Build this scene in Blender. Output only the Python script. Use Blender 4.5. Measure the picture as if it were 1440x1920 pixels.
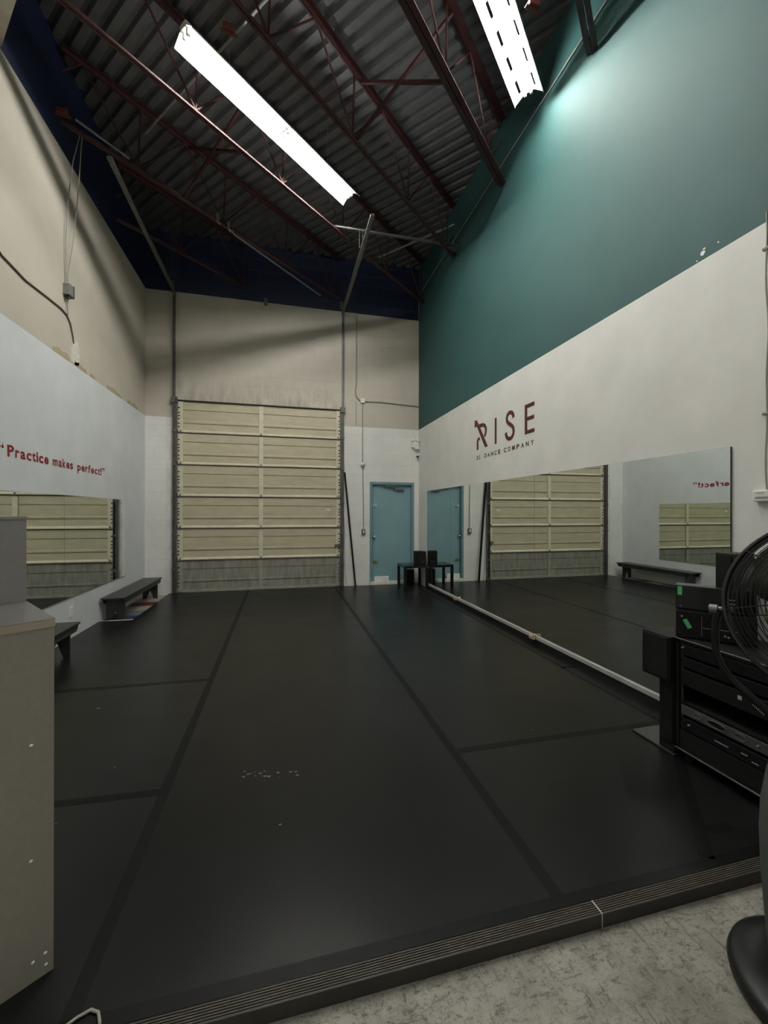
import bpy, bmesh, math, random
from mathutils import Vector, Matrix
random.seed(4)
S = bpy.context.scene
for o in list(bpy.data.objects): bpy.data.objects.remove(o)
COL = S.collection
R_ = math.radians
# ------------------------------------------------------------------ camera, world, exposure
H = 1.4275                                   # eye height above the dance floor
XL, XR, YB, ZD = -2.31, 2.715, 8.0, 6.38     # left wall, right wall, back wall, underside of deck
ZW, ZB = 3.11, 5.338                         # white / upper paint line, beige / blue paint line
ZS = -0.051                                  # concrete slab
YR = -2.6                                    # wall behind the camera
cd = bpy.data.cameras.new('camera'); cam = bpy.data.objects.new('camera', cd); COL.objects.link(cam)
yaw, pit, rol = R_(13.957), R_(0.067), R_(0.0986)
F = Vector((math.sin(yaw)*math.cos(pit), math.cos(yaw)*math.cos(pit), math.sin(pit)))
Rt = Vector((math.cos(yaw), -math.sin(yaw), 0)); U = Rt.cross(F)
R2 = Rt*math.cos(rol)+U*math.sin(rol); U2 = U*math.cos(rol)-Rt*math.sin(rol)
m = Matrix((R2, U2, -F)).transposed().to_4x4(); m.translation = Vector((0, 0, H)); cam.matrix_world = m
cd.sensor_fit = 'HORIZONTAL'; cd.sensor_width = 36; cd.lens = 774/1440*36; cd.clip_start = .02
S.camera = cam
w = bpy.data.worlds.new('w'); S.world = w; w.use_nodes = True
w.node_tree.nodes['Background'].inputs[0].default_value = (.5, .55, .6, 1)
w.node_tree.nodes['Background'].inputs[1].default_value = 0.0
LAMP = 185.0                                   # emission of the fluorescent tubes
S.view_settings.view_transform = 'Standard'; S.view_settings.look = 'None'
S.view_settings.gamma = 1; S.view_settings.use_curve_mapping = False
S.view_settings.exposure = 0.0

# ------------------------------------------------------------------ materials
def nodes(name):
    m = bpy.data.materials.new(name); m.use_nodes = True
    nt = m.node_tree; return m, nt, nt.nodes['Principled BSDF']
def N(nt, t, **k):
    n = nt.nodes.new(t)
    for a, b in k.items(): setattr(n, a, b)
    return n
def noise(nt, scale, detail=3, coord='Object', rough=.6, vec=None):
    tc = N(nt, 'ShaderNodeTexCoord'); n = N(nt, 'ShaderNodeTexNoise')
    n.inputs['Scale'].default_value = scale; n.inputs['Detail'].default_value = detail; n.inputs['Roughness'].default_value = rough
    if vec:
        mp = N(nt, 'ShaderNodeMapping'); mp.inputs['Scale'].default_value = vec
        nt.links.new(tc.outputs[coord], mp.inputs[0]); nt.links.new(mp.outputs[0], n.inputs['Vector'])
    else: nt.links.new(tc.outputs[coord], n.inputs['Vector'])
    return n
def ramp(nt, src, a, b, c0=(0, 0, 0, 1), c1=(1, 1, 1, 1)):
    r = N(nt, 'ShaderNodeValToRGB'); r.color_ramp.elements[0].position = a; r.color_ramp.elements[1].position = b
    r.color_ramp.elements[0].color = c0; r.color_ramp.elements[1].color = c1
    nt.links.new(src, r.inputs[0]); return r
def mix(nt, fac, a, b):
    x = N(nt, 'ShaderNodeMix', data_type='RGBA')
    if isinstance(fac, float): x.inputs[0].default_value = fac
    else: nt.links.new(fac, x.inputs[0])
    for s, i in ((a, 6), (b, 7)):
        if isinstance(s, tuple): x.inputs[i].default_value = (*s[:3], 1)
        else: nt.links.new(s, x.inputs[i])
    return x.outputs[2]
def math_(nt, op, a, b=None):
    x = N(nt, 'ShaderNodeMath', operation=op)
    for i, s in enumerate((a, b)):
        if s is None: continue
        if isinstance(s, (int, float)): x.inputs[i].default_value = s
        else: nt.links.new(s, x.inputs[i])
    return x.outputs[0]
def bump(nt, bs, h, strength, dist=.01):
    b = N(nt, 'ShaderNodeBump'); b.inputs['Strength'].default_value = strength; b.inputs['Distance'].default_value = dist
    nt.links.new(h, b.inputs['Height']); nt.links.new(b.outputs[0], bs.inputs['Normal'])
def mat(name, col, rough=.6, metal=0., var=.12, scale=6, bmp=0, spec=.5, vec=None):
    m, nt, bs = nodes(name)
    n = noise(nt, scale, 4, vec=vec)
    r = ramp(nt, n.outputs[0], .3, .7)
    c = mix(nt, r.outputs[0], tuple(x*(1-var) for x in col), tuple(min(1, x*(1+var)) for x in col))
    nt.links.new(c, bs.inputs['Base Color'])
    bs.inputs['Roughness'].default_value = rough; bs.inputs['Metallic'].default_value = metal
    bs.inputs['Specular IOR Level'].default_value = spec
    if bmp: bump(nt, bs, n.outputs[0], bmp)
    return m
def emis(name, col, s):
    m, nt, bs = nodes(name); bs.inputs['Base Color'].default_value = (.9, .9, .88, 1)
    bs.inputs['Emission Color'].default_value = (*col, 1); bs.inputs['Emission Strength'].default_value = s; return m

BEIGE = (.56, .515, .43); WHITE = (.80, .80, .755); COOL = (.72, .75, .76); BLUE = (.006, .014, .05); GREEN = (.022, .082, .080)
def wallmat(name, low, midc, topc, blocks=False, rough=.55, grime=False):
    m, nt, bs = nodes(name)
    g = N(nt, 'ShaderNodeNewGeometry'); sp = N(nt, 'ShaderNodeSeparateXYZ'); nt.links.new(g.outputs['Position'], sp.inputs[0])
    nz = noise(nt, 2.2, 5); big = ramp(nt, nz.outputs[0], .35, .7)
    f1 = math_(nt, 'GREATER_THAN', sp.outputs[2], ZW); f2 = math_(nt, 'GREATER_THAN', sp.outputs[2], ZB)
    c = mix(nt, f1, low, midc); c = mix(nt, f2, c, topc)
    c2 = N(nt, 'ShaderNodeMix', data_type='RGBA', blend_type='MULTIPLY'); c2.inputs[0].default_value = .10
    nt.links.new(c, c2.inputs[6]); nt.links.new(big.outputs[0], c2.inputs[7]); c = c2.outputs[2]
    fine = noise(nt, 90, 3)
    hgt = math_(nt, 'MULTIPLY', fine.outputs[0], .25)
    if blocks:
        cmb = N(nt, 'ShaderNodeCombineXYZ'); nt.links.new(sp.outputs[0], cmb.inputs[0]); nt.links.new(sp.outputs[2], cmb.inputs[1])
        b = N(nt, 'ShaderNodeTexBrick'); nt.links.new(cmb.outputs[0], b.inputs[0])
        b.inputs['Scale'].default_value = 1; b.inputs['Brick Width'].default_value = .395; b.inputs['Row Height'].default_value = .197
        b.inputs['Mortar Size'].default_value = .006; b.inputs['Mortar Smooth'].default_value = .6
        hgt = math_(nt, 'SUBTRACT', hgt, b.outputs['Fac'])
        c = mix(nt, math_(nt, 'MULTIPLY', b.outputs['Fac'], .10), c, (.25, .24, .2))
    if grime:   # soot marks on the wall just over the overhead door and beside its tracks
        n2 = noise(nt, 5, 6, vec=(1.6, 1, .45)); st = ramp(nt, n2.outputs[0], .42, .72)
        z1 = math_(nt, 'SUBTRACT', 1.0, math_(nt, 'MULTIPLY', math_(nt, 'ABSOLUTE', math_(nt, 'SUBTRACT', sp.outputs[2], 3.5)), 2.6))
        z1 = math_(nt, 'MAXIMUM', z1, 0.)
        xin = math_(nt, 'LESS_THAN', math_(nt, 'ABSOLUTE', math_(nt, 'ADD', sp.outputs[0], .34)), 1.58)
        k = math_(nt, 'MULTIPLY', math_(nt, 'MULTIPLY', st.outputs[0], z1), xin)
        xl = math_(nt, 'MAXIMUM', math_(nt, 'SUBTRACT', 1.0, math_(nt, 'MULTIPLY', math_(nt, 'ABSOLUTE', math_(nt, 'ADD', sp.outputs[0], 1.86)), 7.)), 0.)
        xl = math_(nt, 'MULTIPLY', xl, .55)
        k = math_(nt, 'MAXIMUM', math_(nt, 'MULTIPLY', k, .6), math_(nt, 'MULTIPLY', xl, ramp(nt, n2.outputs[0], .3, .7).outputs[0]))
        c = mix(nt, k, c, (.10, .095, .08))
    nt.links.new(c, bs.inputs['Base Color']); bs.inputs['Roughness'].default_value = rough
    bump(nt, bs, hgt, .35, .006)
    return m
M = {}
M['wl'] = wallmat('wall_left_paint', COOL, BEIGE, BLUE)
M['wb'] = wallmat('wall_back_paint', WHITE, BEIGE, BLUE, blocks=True, grime=True)
M['wr'] = wallmat('wall_right_paint', WHITE, GREEN, GREEN, rough=.7)
M['wx'] = wallmat('wall_rear_paint', WHITE, BEIGE, BEIGE)
M['beige'] = mat('beige_paint', BEIGE, .6)
M['deck'] = mat('galvanised_deck', (.11, .11, .115), .5, .25, .18, 5)
M['red'] = mat('red_primer_steel', (.045, .011, .011), .6, 0, .35, 9)
M['redb'] = mat('orange_primer', (.10, .022, .014), .6)
M['galv'] = mat('galvanised_metal', (.16, .165, .16), .5, .5, .15, 12)
M['pipe'] = mat('grey_conduit', (.24, .24, .225), .5, .4, .1, 12)
M['taupe'] = mat('painted_conduit', (.33, .30, .25), .6)
M['track'] = mat('track_steel', (.13, .13, .12), .5, .5, .3, 14)
M['wmetal'] = mat('white_enamel', (.82, .82, .76), .35)
M['dkslot'] = mat('dark_gap', (.02, .02, .02), .8)
M['tube'] = emis('fluorescent_tube_light', (.985, .97, .925), LAMP)
M['cream'] = mat('cream_door_steel', (.50, .455, .315), .5, 0, .10, 3.5, vec=(1, 1, 3))
M['creamw'] = mat('cream_door_rail', (.64, .60, .46), .45, 0, .1, 8)
M['creamd'] = mat('dirty_door_steel', (.235, .23, .19), .6, 0, .28, 5, vec=(3, 1, .6))
M['creamdw'] = mat('dirty_door_rail', (.30, .29, .24), .6, 0, .2, 8)
M['groove'] = mat('groove_dark_brown', (.13, .115, .08), .8)  # dark brown backing that shows in the door grooves
M['teal'] = mat('blue_grey_door_paint', (.20, .345, .375), .42, 0, .06, 3)
M['teald'] = mat('blue_grey_frame_paint', (.155, .27, .30), .45, 0, .08, 3)
M['chrome'] = mat('chrome', (.7, .7, .7), .2, 1)
M['brass'] = mat('worn_brass', (.35, .28, .14), .4, .8)
M['black'] = mat('black_paint', (.008, .008, .008), .45, 0, .3, 8, spec=.3)
M['blackm'] = mat('black_matte', (.006, .006, .006), .65, 0, .3, 12, spec=.25)
M['blackg'] = mat('black_gloss', (.008, .008, .009), .2)
M['bench'] = mat('black_bench_paint', (.035, .035, .033), .42, 0, .25, 10, vec=(6, 1, 6))
M['white'] = mat('white_plastic', (.78, .78, .74), .4)
M['whitep'] = mat('white_paint', (.75, .75, .71), .5)
M['grey'] = mat('grey_plastic', (.22, .22, .21), .5)
M['boardg'] = mat('dark_board', (.03, .03, .028), .5)
M['wood'] = mat('bare_wood', (.55, .42, .26), .6, 0, .25, 20)
M['cab'] = mat('beige_laminate', (.315, .300, .258), .5, 0, .05, 60)
M['cabtop'] = mat('grey_laminate_top', (.13, .125, .115), .4, 0, .08, 30)
M['cabedge'] = mat('laminate_edge', (.42, .38, .28), .5)
M['cab2'] = mat('grey_laminate', (.27, .265, .255), .5, 0, .05, 60)
M['green'] = mat('green_tape', (.12, .55, .2), .5)
M['railg'] = mat('dark_rail', (.05, .05, .05), .4, .3)
M['silver'] = mat('silver_plastic', (.10, .10, .095), .4, .3)
M['maroon'] = mat('maroon_lettering', (.085, .016, .018), .5, 0, .1)
M['char'] = mat('charcoal_lettering', (.045, .03, .03), .5)
M['slogan'] = mat('red_lettering', (.24, .006, .010), .5)
M['blade'] = mat('fan_blade_grey', (.10, .10, .088), .4, .5)
M['bin'] = mat('grey_green_plastic', (.075, .085, .078), .5)
M['rubber'] = mat('brown_ribbed_rubber', (.045, .037, .029), .6, 0, .3, 60, vec=(.2, 8, 1))
M['riser'] = mat('dark_riser', (.03, .026, .021), .6)
M['tape'] = mat('black_floor_tape', (.0032, .0032, .0034), .43, 0, .2, 10, spec=.13)
M['shadeblk'] = mat('ledge_shadow_black', (.006, .006, .006), .6)
M['tan'] = mat('tan_old_paint', (.40, .335, .21), .7)
M['plaster'] = mat('white_plaster', (.66, .64, .56), .7, 0, .15, 30)
M['cordg'] = mat('grey_cord', (.30, .29, .26), .5)
M['bg1'] = mat('cream_board', (.34, .30, .24), .6, 0, .3, 20); M['bg2'] = mat('red_board', (.10, .02, .02), .6)
M['bg3'] = mat('grey_blue_board', (.13, .15, .17), .6); M['bg4'] = mat('blue_board', (.025, .03, .085), .6)
def floor_mat():
    m, nt, bs = nodes('black_vinyl_dance_floor')
    n = noise(nt, 1.3, 6); r = ramp(nt, n.outputs[0], .3, .75)
    c = mix(nt, r.outputs[0], (.0052, .0053, .0055), (.0078, .0078, .0077))
    n3 = noise(nt, 6, 8, rough=.75); sc = ramp(nt, n3.outputs[0], .70, .78)
    c = mix(nt, math_(nt, 'MULTIPLY', sc.outputs[0], .2), c, (.05, .05, .047))
    bs.inputs['Specular IOR Level'].default_value = .21
    nt.links.new(c, bs.inputs['Base Color'])
    n2 = noise(nt, 2.2, 5); rr = N(nt, 'ShaderNodeMapRange'); nt.links.new(n2.outputs[0], rr.inputs[0])
    rr.inputs['To Min'].default_value = .24; rr.inputs['To Max'].default_value = .40
    nt.links.new(rr.outputs[0], bs.inputs['Roughness'])
    b = noise(nt, 3.0, 2); bump(nt, bs, b.outputs[0], .06, .02)
    return m
M['vinyl'] = floor_mat()
def concrete():
    m, nt, bs = nodes('worn_concrete')
    a = noise(nt, 7, 8, rough=.7); d = noise(nt, 30, 12, rough=.85, vec=(1, 1.7, 1))
    c = mix(nt, ramp(nt, a.outputs[0], .3, .7).outputs[0], (.21, .20, .17), (.40, .385, .34))
    c = mix(nt, math_(nt, 'MULTIPLY', ramp(nt, d.outputs[0], .51, .60).outputs[0], .8), c, (.045, .040, .030))
    bigp = noise(nt, 1.6, 5, rough=.65); c = mix(nt, math_(nt, 'MULTIPLY', ramp(nt, bigp.outputs[0], .48, .68).outputs[0], .45), c, (.07, .062, .045))
    v = N(nt, 'ShaderNodeTexVoronoi', feature='DISTANCE_TO_EDGE'); tc = N(nt, 'ShaderNodeTexCoord')
    wn = noise(nt, 5, 5); ad = N(nt, 'ShaderNodeVectorMath', operation='ADD'); nt.links.new(tc.outputs['Object'], ad.inputs[0]); nt.links.new(wn.outputs[1], ad.inputs[1])
    nt.links.new(ad.outputs[0], v.inputs['Vector']); v.inputs['Scale'].default_value = 3.5
    cr = ramp(nt, v.outputs['Distance'], .003, .015, (1, 1, 1, 1), (0, 0, 0, 1))
    c = mix(nt, math_(nt, 'MULTIPLY', cr.outputs[0], .55), c, (.08, .07, .055))
    nt.links.new(c, bs.inputs['Base Color']); bs.inputs['Roughness'].default_value = .65
    sc = noise(nt, 9, 9, rough=.7, vec=(7, 1, 1)); sc2 = noise(nt, 9, 9, rough=.7, vec=(1.2, 6, 1))
    for q_ in (sc, sc2): c = mix(nt, math_(nt, 'MULTIPLY', ramp(nt, q_.outputs[0], .59, .635).outputs[0], .6), c, (.05, .042, .03))
    nt.links.new(c, bs.inputs['Base Color'])
    bump(nt, bs, d.outputs[0], .25, .004); return m
M['conc'] = concrete()
def mirror_mat():
    m, nt, bs = nodes('mirror_glass'); bs.inputs['Base Color'].default_value = (.83, .87, .83, 1)
    bs.inputs['Metallic'].default_value = 1; bs.inputs['Roughness'].default_value = 0.0; return m
M['mirror'] = mirror_mat()
M['medge'] = mat('mirror_edge', (.05, .07, .065), .3)

# ------------------------------------------------------------------ mesh builder
class MB:
    def __init__(s): s.v = []; s.f = []; s.mi = []; s.sm = []; s.k = 0
    def add(s, vs, fs, T=None, smooth=False):
        b = len(s.v)
        for p in vs:
            p = Vector(p); s.v.append(T @ p if T else p)
        for f in fs: s.f.append([b+i for i in f]); s.mi.append(s.k); s.sm.append(smooth)
        return s
    def mat(s, k): s.k = k; return s
    def box(s, x0, x1, y0, y1, z0, z1, T=None):
        vs = [(x, y, z) for z in (z0, z1) for y in (y0, y1) for x in (x0, x1)]
        return s.add(vs, [(0, 2, 3, 1), (4, 5, 7, 6), (0, 1, 5, 4), (2, 6, 7, 3), (0, 4, 6, 2), (1, 3, 7, 5)], T)
    def bbox(s, x0, x1, y0, y1, z0, z1, r=.005, T=None):
        "box with chamfered edges"
        bm = bmesh.new(); bmesh.ops.create_cube(bm, size=1)
        for v in bm.verts: v.co = Vector(((x0+x1)/2+v.co.x*(x1-x0), (y0+y1)/2+v.co.y*(y1-y0), (z0+z1)/2+v.co.z*(z1-z0)))
        bmesh.ops.bevel(bm, geom=bm.edges[:], offset=r, segments=2, affect='EDGES', profile=.6)
        bm.verts.index_update()
        s.add([v.co.copy() for v in bm.verts], [[v.index for v in f.verts] for f in bm.faces], T); bm.free(); return s
    def prism(s, poly, ext, T=None):
        "polygon in xy extruded 0..ext along z"
        n = len(poly); vs = [(x, y, 0) for x, y in poly]+[(x, y, ext) for x, y in poly]
        fs = [list(range(n))[::-1], list(range(n, 2*n))]+[(i, (i+1) % n, n+(i+1) % n, n+i) for i in range(n)]
        return s.add(vs, fs, T)
    def tube(s, pts, r, seg=8, closed=False, smooth=True, T=None):
        pts = [Vector(p) for p in pts]; n = len(pts); rings = []
        rr = r if isinstance(r, (list, tuple)) else [r]*n
        up = None
        for i, p in enumerate(pts):
            a = pts[(i-1) % n] if (closed or i > 0) else p; b = pts[(i+1) % n] if (closed or i < n-1) else p
            t = (b-a).normalized()
            if up is None: up = Vector((0, 0, 1)) if abs(t.z) < .9 else Vector((1, 0, 0))
            u = (up-t*up.dot(t)).normalized(); w_ = t.cross(u); up = u
            rings.append([p+(u*math.cos(2*math.pi*k/seg)+w_*math.sin(2*math.pi*k/seg))*rr[i] for k in range(seg)])
        vs = [q for g in rings for q in g]; fs = []
        for i in range(n if closed else n-1):
            j = (i+1) % n
            for k in range(seg): fs.append((i*seg+k, i*seg+(k+1) % seg, j*seg+(k+1) % seg, j*seg+k))
        s.add(vs, fs, T, smooth)
        if not closed: s.add(rings[0], [list(range(seg))[::-1]], T); s.add(rings[-1], [list(range(seg))], T)
        return s
    def bar(s, a, b, wx, wz, up=(0, 0, 1)):
        a, b = Vector(a), Vector(b); t = (b-a); L = t.length; t.normalize(); up = Vector(up)
        if abs(t.dot(up)) > .99: up = Vector((1, 0, 0))
        sd = t.cross(up).normalized(); u = sd.cross(t)
        T = Matrix((t, sd, u)).transposed().to_4x4(); T.translation = a
        return s.box(0, L, -wx/2, wx/2, -wz/2, wz/2, T)
    def lathe(s, prof, seg=32, T=None):
        vs = []; n = len(prof)
        for k in range(seg):
            a = 2*math.pi*k/seg
            for r, z in prof: vs.append((r*math.cos(a), r*math.sin(a), z))
        fs = [(k*n+i, ((k+1) % seg)*n+i, ((k+1) % seg)*n+i+1, k*n+i+1) for k in range(seg) for i in range(n-1)]
        return s.add(vs, fs, T, True)
    def build(s, name, mats, parent=None, loc=None):
        me = bpy.data.meshes.new(name); me.from_pydata([tuple(v) for v in s.v], [], s.f)
        for mm in (mats if isinstance(mats, (list, tuple)) else [mats]): me.materials.append(M[mm])
        for p, i, sm in zip(me.polygons, s.mi, s.sm): p.material_index = i; p.use_smooth = sm
        bm = bmesh.new(); bm.from_mesh(me); bmesh.ops.recalc_face_normals(bm, faces=bm.faces[:]); bm.to_mesh(me); bm.free()
        o = bpy.data.objects.new(name, me); COL.objects.link(o)
        if parent:
            o.parent = parent
            base = parent.matrix_world_base if False else None
        if loc: o.location = loc
        return o
ROOT = {}
def tag(o, label, cat, group=None, kind=None):
    o['label'] = label; o['category'] = cat
    if group: o['group'] = group
    if kind: o['kind'] = kind
    return o
def thing(name, label, cat, loc=(0, 0, 0), rz=0, group=None, kind=None):
    o = bpy.data.objects.new(name, None); COL.objects.link(o); o.location = loc; o.rotation_euler = (0, 0, rz); o.empty_display_size = .1
    return tag(o, label, cat, group, kind)
def wpart(mb, name, mats, par):
    "a part given in world coordinates under a thing that only has a location"
    o = mb.build(name, mats, par); off = par.location.copy(); q = par.parent
    while q: off += q.location; q = q.parent
    o.location = -off if par.type == 'EMPTY' or True else (0, 0, 0); return o
def textmesh(body, size, offset=0, extrude=.0015, space=1.0, name='t'):
    c = bpy.data.curves.new(name, 'FONT'); c.body = body; c.size = size; c.offset = offset; c.extrude = extrude; c.space_character = space
    c.resolution_u = 4
    o = bpy.data.objects.new(name, c); COL.objects.link(o)
    dg = bpy.context.evaluated_depsgraph_get(); me = bpy.data.meshes.new_from_object(o.evaluated_get(dg))
    vs = [v.co.copy() for v in me.vertices]; fs = [list(p.vertices) for p in me.polygons]
    bpy.data.objects.remove(o); bpy.data.meshes.remove(me); bpy.data.curves.remove(c)
    return vs, fs
def copy_tree(o, parent=None):
    c = o.copy(); COL.objects.link(c); c.parent = parent
    for ch in [x for x in bpy.data.objects if x.parent == o]: copy_tree(ch, c)
    return c

# ------------------------------------------------------------------ setting
mb = MB(); mb.box(XL-.2, XR+.2, YR-.2, YB+.4, ZS-.2, ZS)
tag(mb.build('floor', 'conc'), 'scuffed pale grey concrete slab in front of the black dance floor', 'floor', kind='structure')
mb = MB(); mb.box(XL-.2, XL, YR-.2, YB+.3, ZS, ZD+.1)
wall_left = tag(mb.build('wall_left', 'wl'), 'left wall painted cool white below, beige in the middle and dark blue at the top', 'wall', kind='structure')
mb = MB(); mb.box(XR, XR+.2, YR-.2, YB+.3, ZS, ZD+.1)
wall_right = tag(mb.build('wall_right', 'wr'), 'right wall painted white below and deep green above', 'wall', kind='structure')
mb = MB(); mb.box(XL, XR, YR-.2, YR, ZS, ZD+.1)
tag(mb.build('wall_rear', 'wx'), 'plain painted wall closing the room behind the viewer', 'wall', kind='structure')
OX0, OX1, OZ = -1.83, 1.13, 3.42       # overhead door opening
DX0, DX1, DZ = 1.697, 2.615, 2.035     # blue door opening
mb = MB()
for x0, x1, z0, z1 in ((XL, OX0, ZS, ZD+.1), (OX0, OX1, OZ, ZD+.1), (OX1, DX0, ZS, ZD+.1), (DX0, DX1, DZ, ZD+.1), (DX1, XR, ZS, ZD+.1)):
    mb.box(x0, x1, YB, YB+.2, z0, z1)
wall_back = tag(mb.build('wall_back', 'wb'), 'far painted block wall, white below, stained beige above, dark blue at the top', 'wall', kind='structure')
# corrugated roof deck: flutes run across the joists
dv = Vector((math.sin(R_(49)), math.cos(R_(49)), 0)); nv = Vector((dv.y, -dv.x, 0))
mb = MB(); P = .155; prof = []
x = -3.6
while x < 9.2:
    prof += [(x, 0), (x+.075, 0), (x+.10, .045), (x+.135, .045)]; x += P
Td = Matrix((dv, nv, Vector((0, 0, 1)))).transposed().to_4x4(); Td.translation = Vector((0, 0, ZD))
vs = []; 
for t, z in prof: vs += [(t, -8.6, z), (t, 5.0, z)]
mb.add(vs, [(2*i, 2*i+1, 2*i+3, 2*i+2) for i in range(len(prof)-1)], Td)
vs2 = [(prof[0][0], -8.6, .09), (prof[-1][0], -8.6, .09), (prof[-1][0], 5, .09), (prof[0][0], 5, .09)]
mb.add(vs2, [(0, 1, 2, 3)], Td)
bm = bmesh.new()
for v in mb.v: bm.verts.new(v)
bm.verts.ensure_lookup_table()
for f in mb.f: bm.faces.new([bm.verts[i] for i in f])
for co, no in (((XL-.19, 0, 0), (-1, 0, 0)), ((XR+.19, 0, 0), (1, 0, 0)), ((0, YR-.19, 0), (0, -1, 0)), ((0, YB+.19, 0), (0, 1, 0))):
    g = bm.verts[:]+bm.edges[:]+bm.faces[:]
    bmesh.ops.bisect_plane(bm, geom=g, plane_co=co, plane_no=no, clear_outer=True)
me = bpy.data.meshes.new('ceiling'); bm.to_mesh(me); bm.free(); me.materials.append(M['deck'])
o = bpy.data.objects.new('ceiling', me); COL.objects.link(o)
tag(o, 'unpainted ribbed grey metal roof deck over the joists', 'ceiling', kind='structure')
# soffit over the upper left
mb = MB(); a = Vector((XL, 4.17, 0)); q = Vector((.62, -.785, 0)); nn = Vector((-.785, -.62, 0))
pl = [(a.x, a.y), (a.x+q.x*3.2, a.y+q.y*3.2), (a.x+q.x*3.2, 1.2), (XL, 1.2)]
pl = [(XL, 4.17), (-1.955, 3.72), (-.9, 2.38), (-1.2, 2.1), (XL, 3.45)]
mb.prism(pl, ZD-5.36, Matrix.Translation((0, 0, 5.36)))
tag(mb.build('trim_1', 'beige'), 'beige boxed beam in the top left corner under the roof', 'beam', kind='structure')

# ---- paint marks on the walls
def patch(poly, axis, c, name, mt, par, label):
    "thin irregular paint patch in a wall plane, poly in (y or x, z)"
    mb = MB(); n = len(poly)
    if axis == 'L': vs = [(c, y, z) for y, z in poly]+[(c+.0015, y, z) for y, z in poly]
    if axis == 'R': vs = [(c, y, z) for y, z in poly]+[(c-.0015, y, z) for y, z in poly]
    fs = [list(range(n)), list(range(n, 2*n))]+[(i, (i+1) % n, n+(i+1) % n, n+i) for i in range(n)]
    mb.add(vs, fs); o = mb.build(name, mt, par); o['label'] = label; return o
for y0, y1, hh in ((5.00, 5.33, .10), (5.47, 5.74, .085), (5.86, 5.98, .06), (6.38, 6.88, .08), (7.15, 7.6, .075)):
    n = 7; top = [(y0+(y1-y0)*i/n, ZW+hh*(.55+.45*random.random())*min(1, 1.2-abs(i/n-.45))) for i in range(n+1)]
    patch([(y0-.02, ZW)]+top+[(y1+.03, ZW)], 'L', XL, 'old_paint_patch', 'tan', wall_left, 'strip of older tan paint above the white band')
blob = [(5.42, 3.36), (5.38, 3.27), (5.38, 3.17), (5.42, 3.13), (5.5, 3.12), (5.56, 3.14), (5.58, 3.25), (5.56, 3.37), (5.52, 3.42), (5.48, 3.39), (5.45, 3.42)]
patch(blob, 'L', XL, 'plaster_patch', 'plaster', wall_left, 'pale plaster patch where the cable enters')
for cy, cz, r in ((2.15, 3.155, .018), (2.14, 3.178, .009), (2.05, 3.165, .006), (2.19, 3.125, .005)):
    patch([(cy+r*math.cos(t)*(.7+.5*random.random()), cz+r*math.sin(t)*(.7+.5*random.random())) for t in [i*.9 for i in range(7)]], 'R', XR, 'paint_chip', 'whitep', wall_right, 'small white chip in the green paint')

# ---- overhead door
od = thing('door_2', 'tall cream sectional overhead door with a dirty grey bottom section', 'overhead door', (-.35, 8.03, 0), kind='structure')
zt, sh = 3.41, .5695
YD0 = 8.02
for k in range(6):
    z1 = zt-k*sh; z0 = z1-sh; lowd = k == 5
    f, fw = ('creamd', 'creamdw') if lowd else ('cream', 'creamw')
    mb = MB()
    g1, g2 = z1-.155, z1-.395
    mb.mat(0); mb.box(OX0+.02, OX1-.01, YD0+.012, YD0+.05, z0, z1)
    mb.box(OX0+.02, OX1-.01, YD0, YD0+.02, g1+.005, z1-.006)
    mb.prism([(YD0, g2+.006), (YD0-.005, g2+.03), (YD0, g2+.055), (YD0, g1-.005), (YD0+.02, g1-.005), (YD0+.02, g2+.006)], OX1-OX0-.03,
             Matrix(((0, 0, 1, OX0+.02), (1, 0, 0, 0), (0, 1, 0, 0), (0, 0, 0, 1))))
    mb.box(OX0+.02, OX1-.01, YD0, YD0+.02, z0+.05, g2-.005)
    mb.mat(2); mb.box(OX0+.02, OX1-.01, YD0+.008, YD0+.014, z0, z1)
    mb.mat(1)
    if k < 5: mb.prism([(YD0-.03, z0+.012), (YD0-.03, z0+.03), (YD0, z0+.055), (YD0+.02, z0+.055), (YD0+.02, z0+.012)], OX1-OX0-.12, Matrix(((0, 0, 1, OX0+.07), (1, 0, 0, 0), (0, 1, 0, 0), (0, 0, 0, 1))))
    else: mb.box(OX0+.02, OX1-.01, YD0-.005, YD0+.02, z0, z0+.05)
    sec = wpart(mb, 'door_section', [f, fw, 'groove'], od)
    if lowd: sec['label'] = 'dirty grey bottom section of the overhead door'
    # stiles
    for nm, x0, x1 in (('end_stile', OX0+.045, OX0+.125), ('centre_stile', -.405, -.33), ('end_stile', OX1-.10, OX1-.03)):
        mb = MB(); mb.box(x0, x1, YD0-.022, YD0, z0+.012, z1-.012)
        if nm == 'end_stile':
            mb.mat(1)
            for s_ in (.12, .21, .265, .32, .40, .46):
                xx = x0 if x0 < 0 else x1-.028
                mb.box(xx, xx+.028, YD0-.025, YD0-.021, z1-s_-.012, z1-s_+.008)
        o = wpart(mb, nm, [fw, 'dkslot'], sec)
        if k < 5:
            xc = (x0+x1)/2; mb = MB()
            mb.prism([(-.022, 0), (.022, 0), (.022, .02), (.006, .06), (-.006, .06), (-.022, .02)], .012, Matrix(((1, 0, 0, xc), (0, 0, -1, YD0-.022), (0, 1, 0, z0-.01), (0, 0, 0, 1))))
            mb.tube([(xc-.035, YD0-.036, z0+.005), (xc+.035, YD0-.036, z0+.005)], .010, 8)
            wpart(mb, 'hinge', 'galv', sec)
mb = MB(); mb.box(OX0+.02, OX1, YD0-.03, YD0+.01, zt, zt+.018); wpart(mb, 'top_seal', 'dkslot', od)
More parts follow.
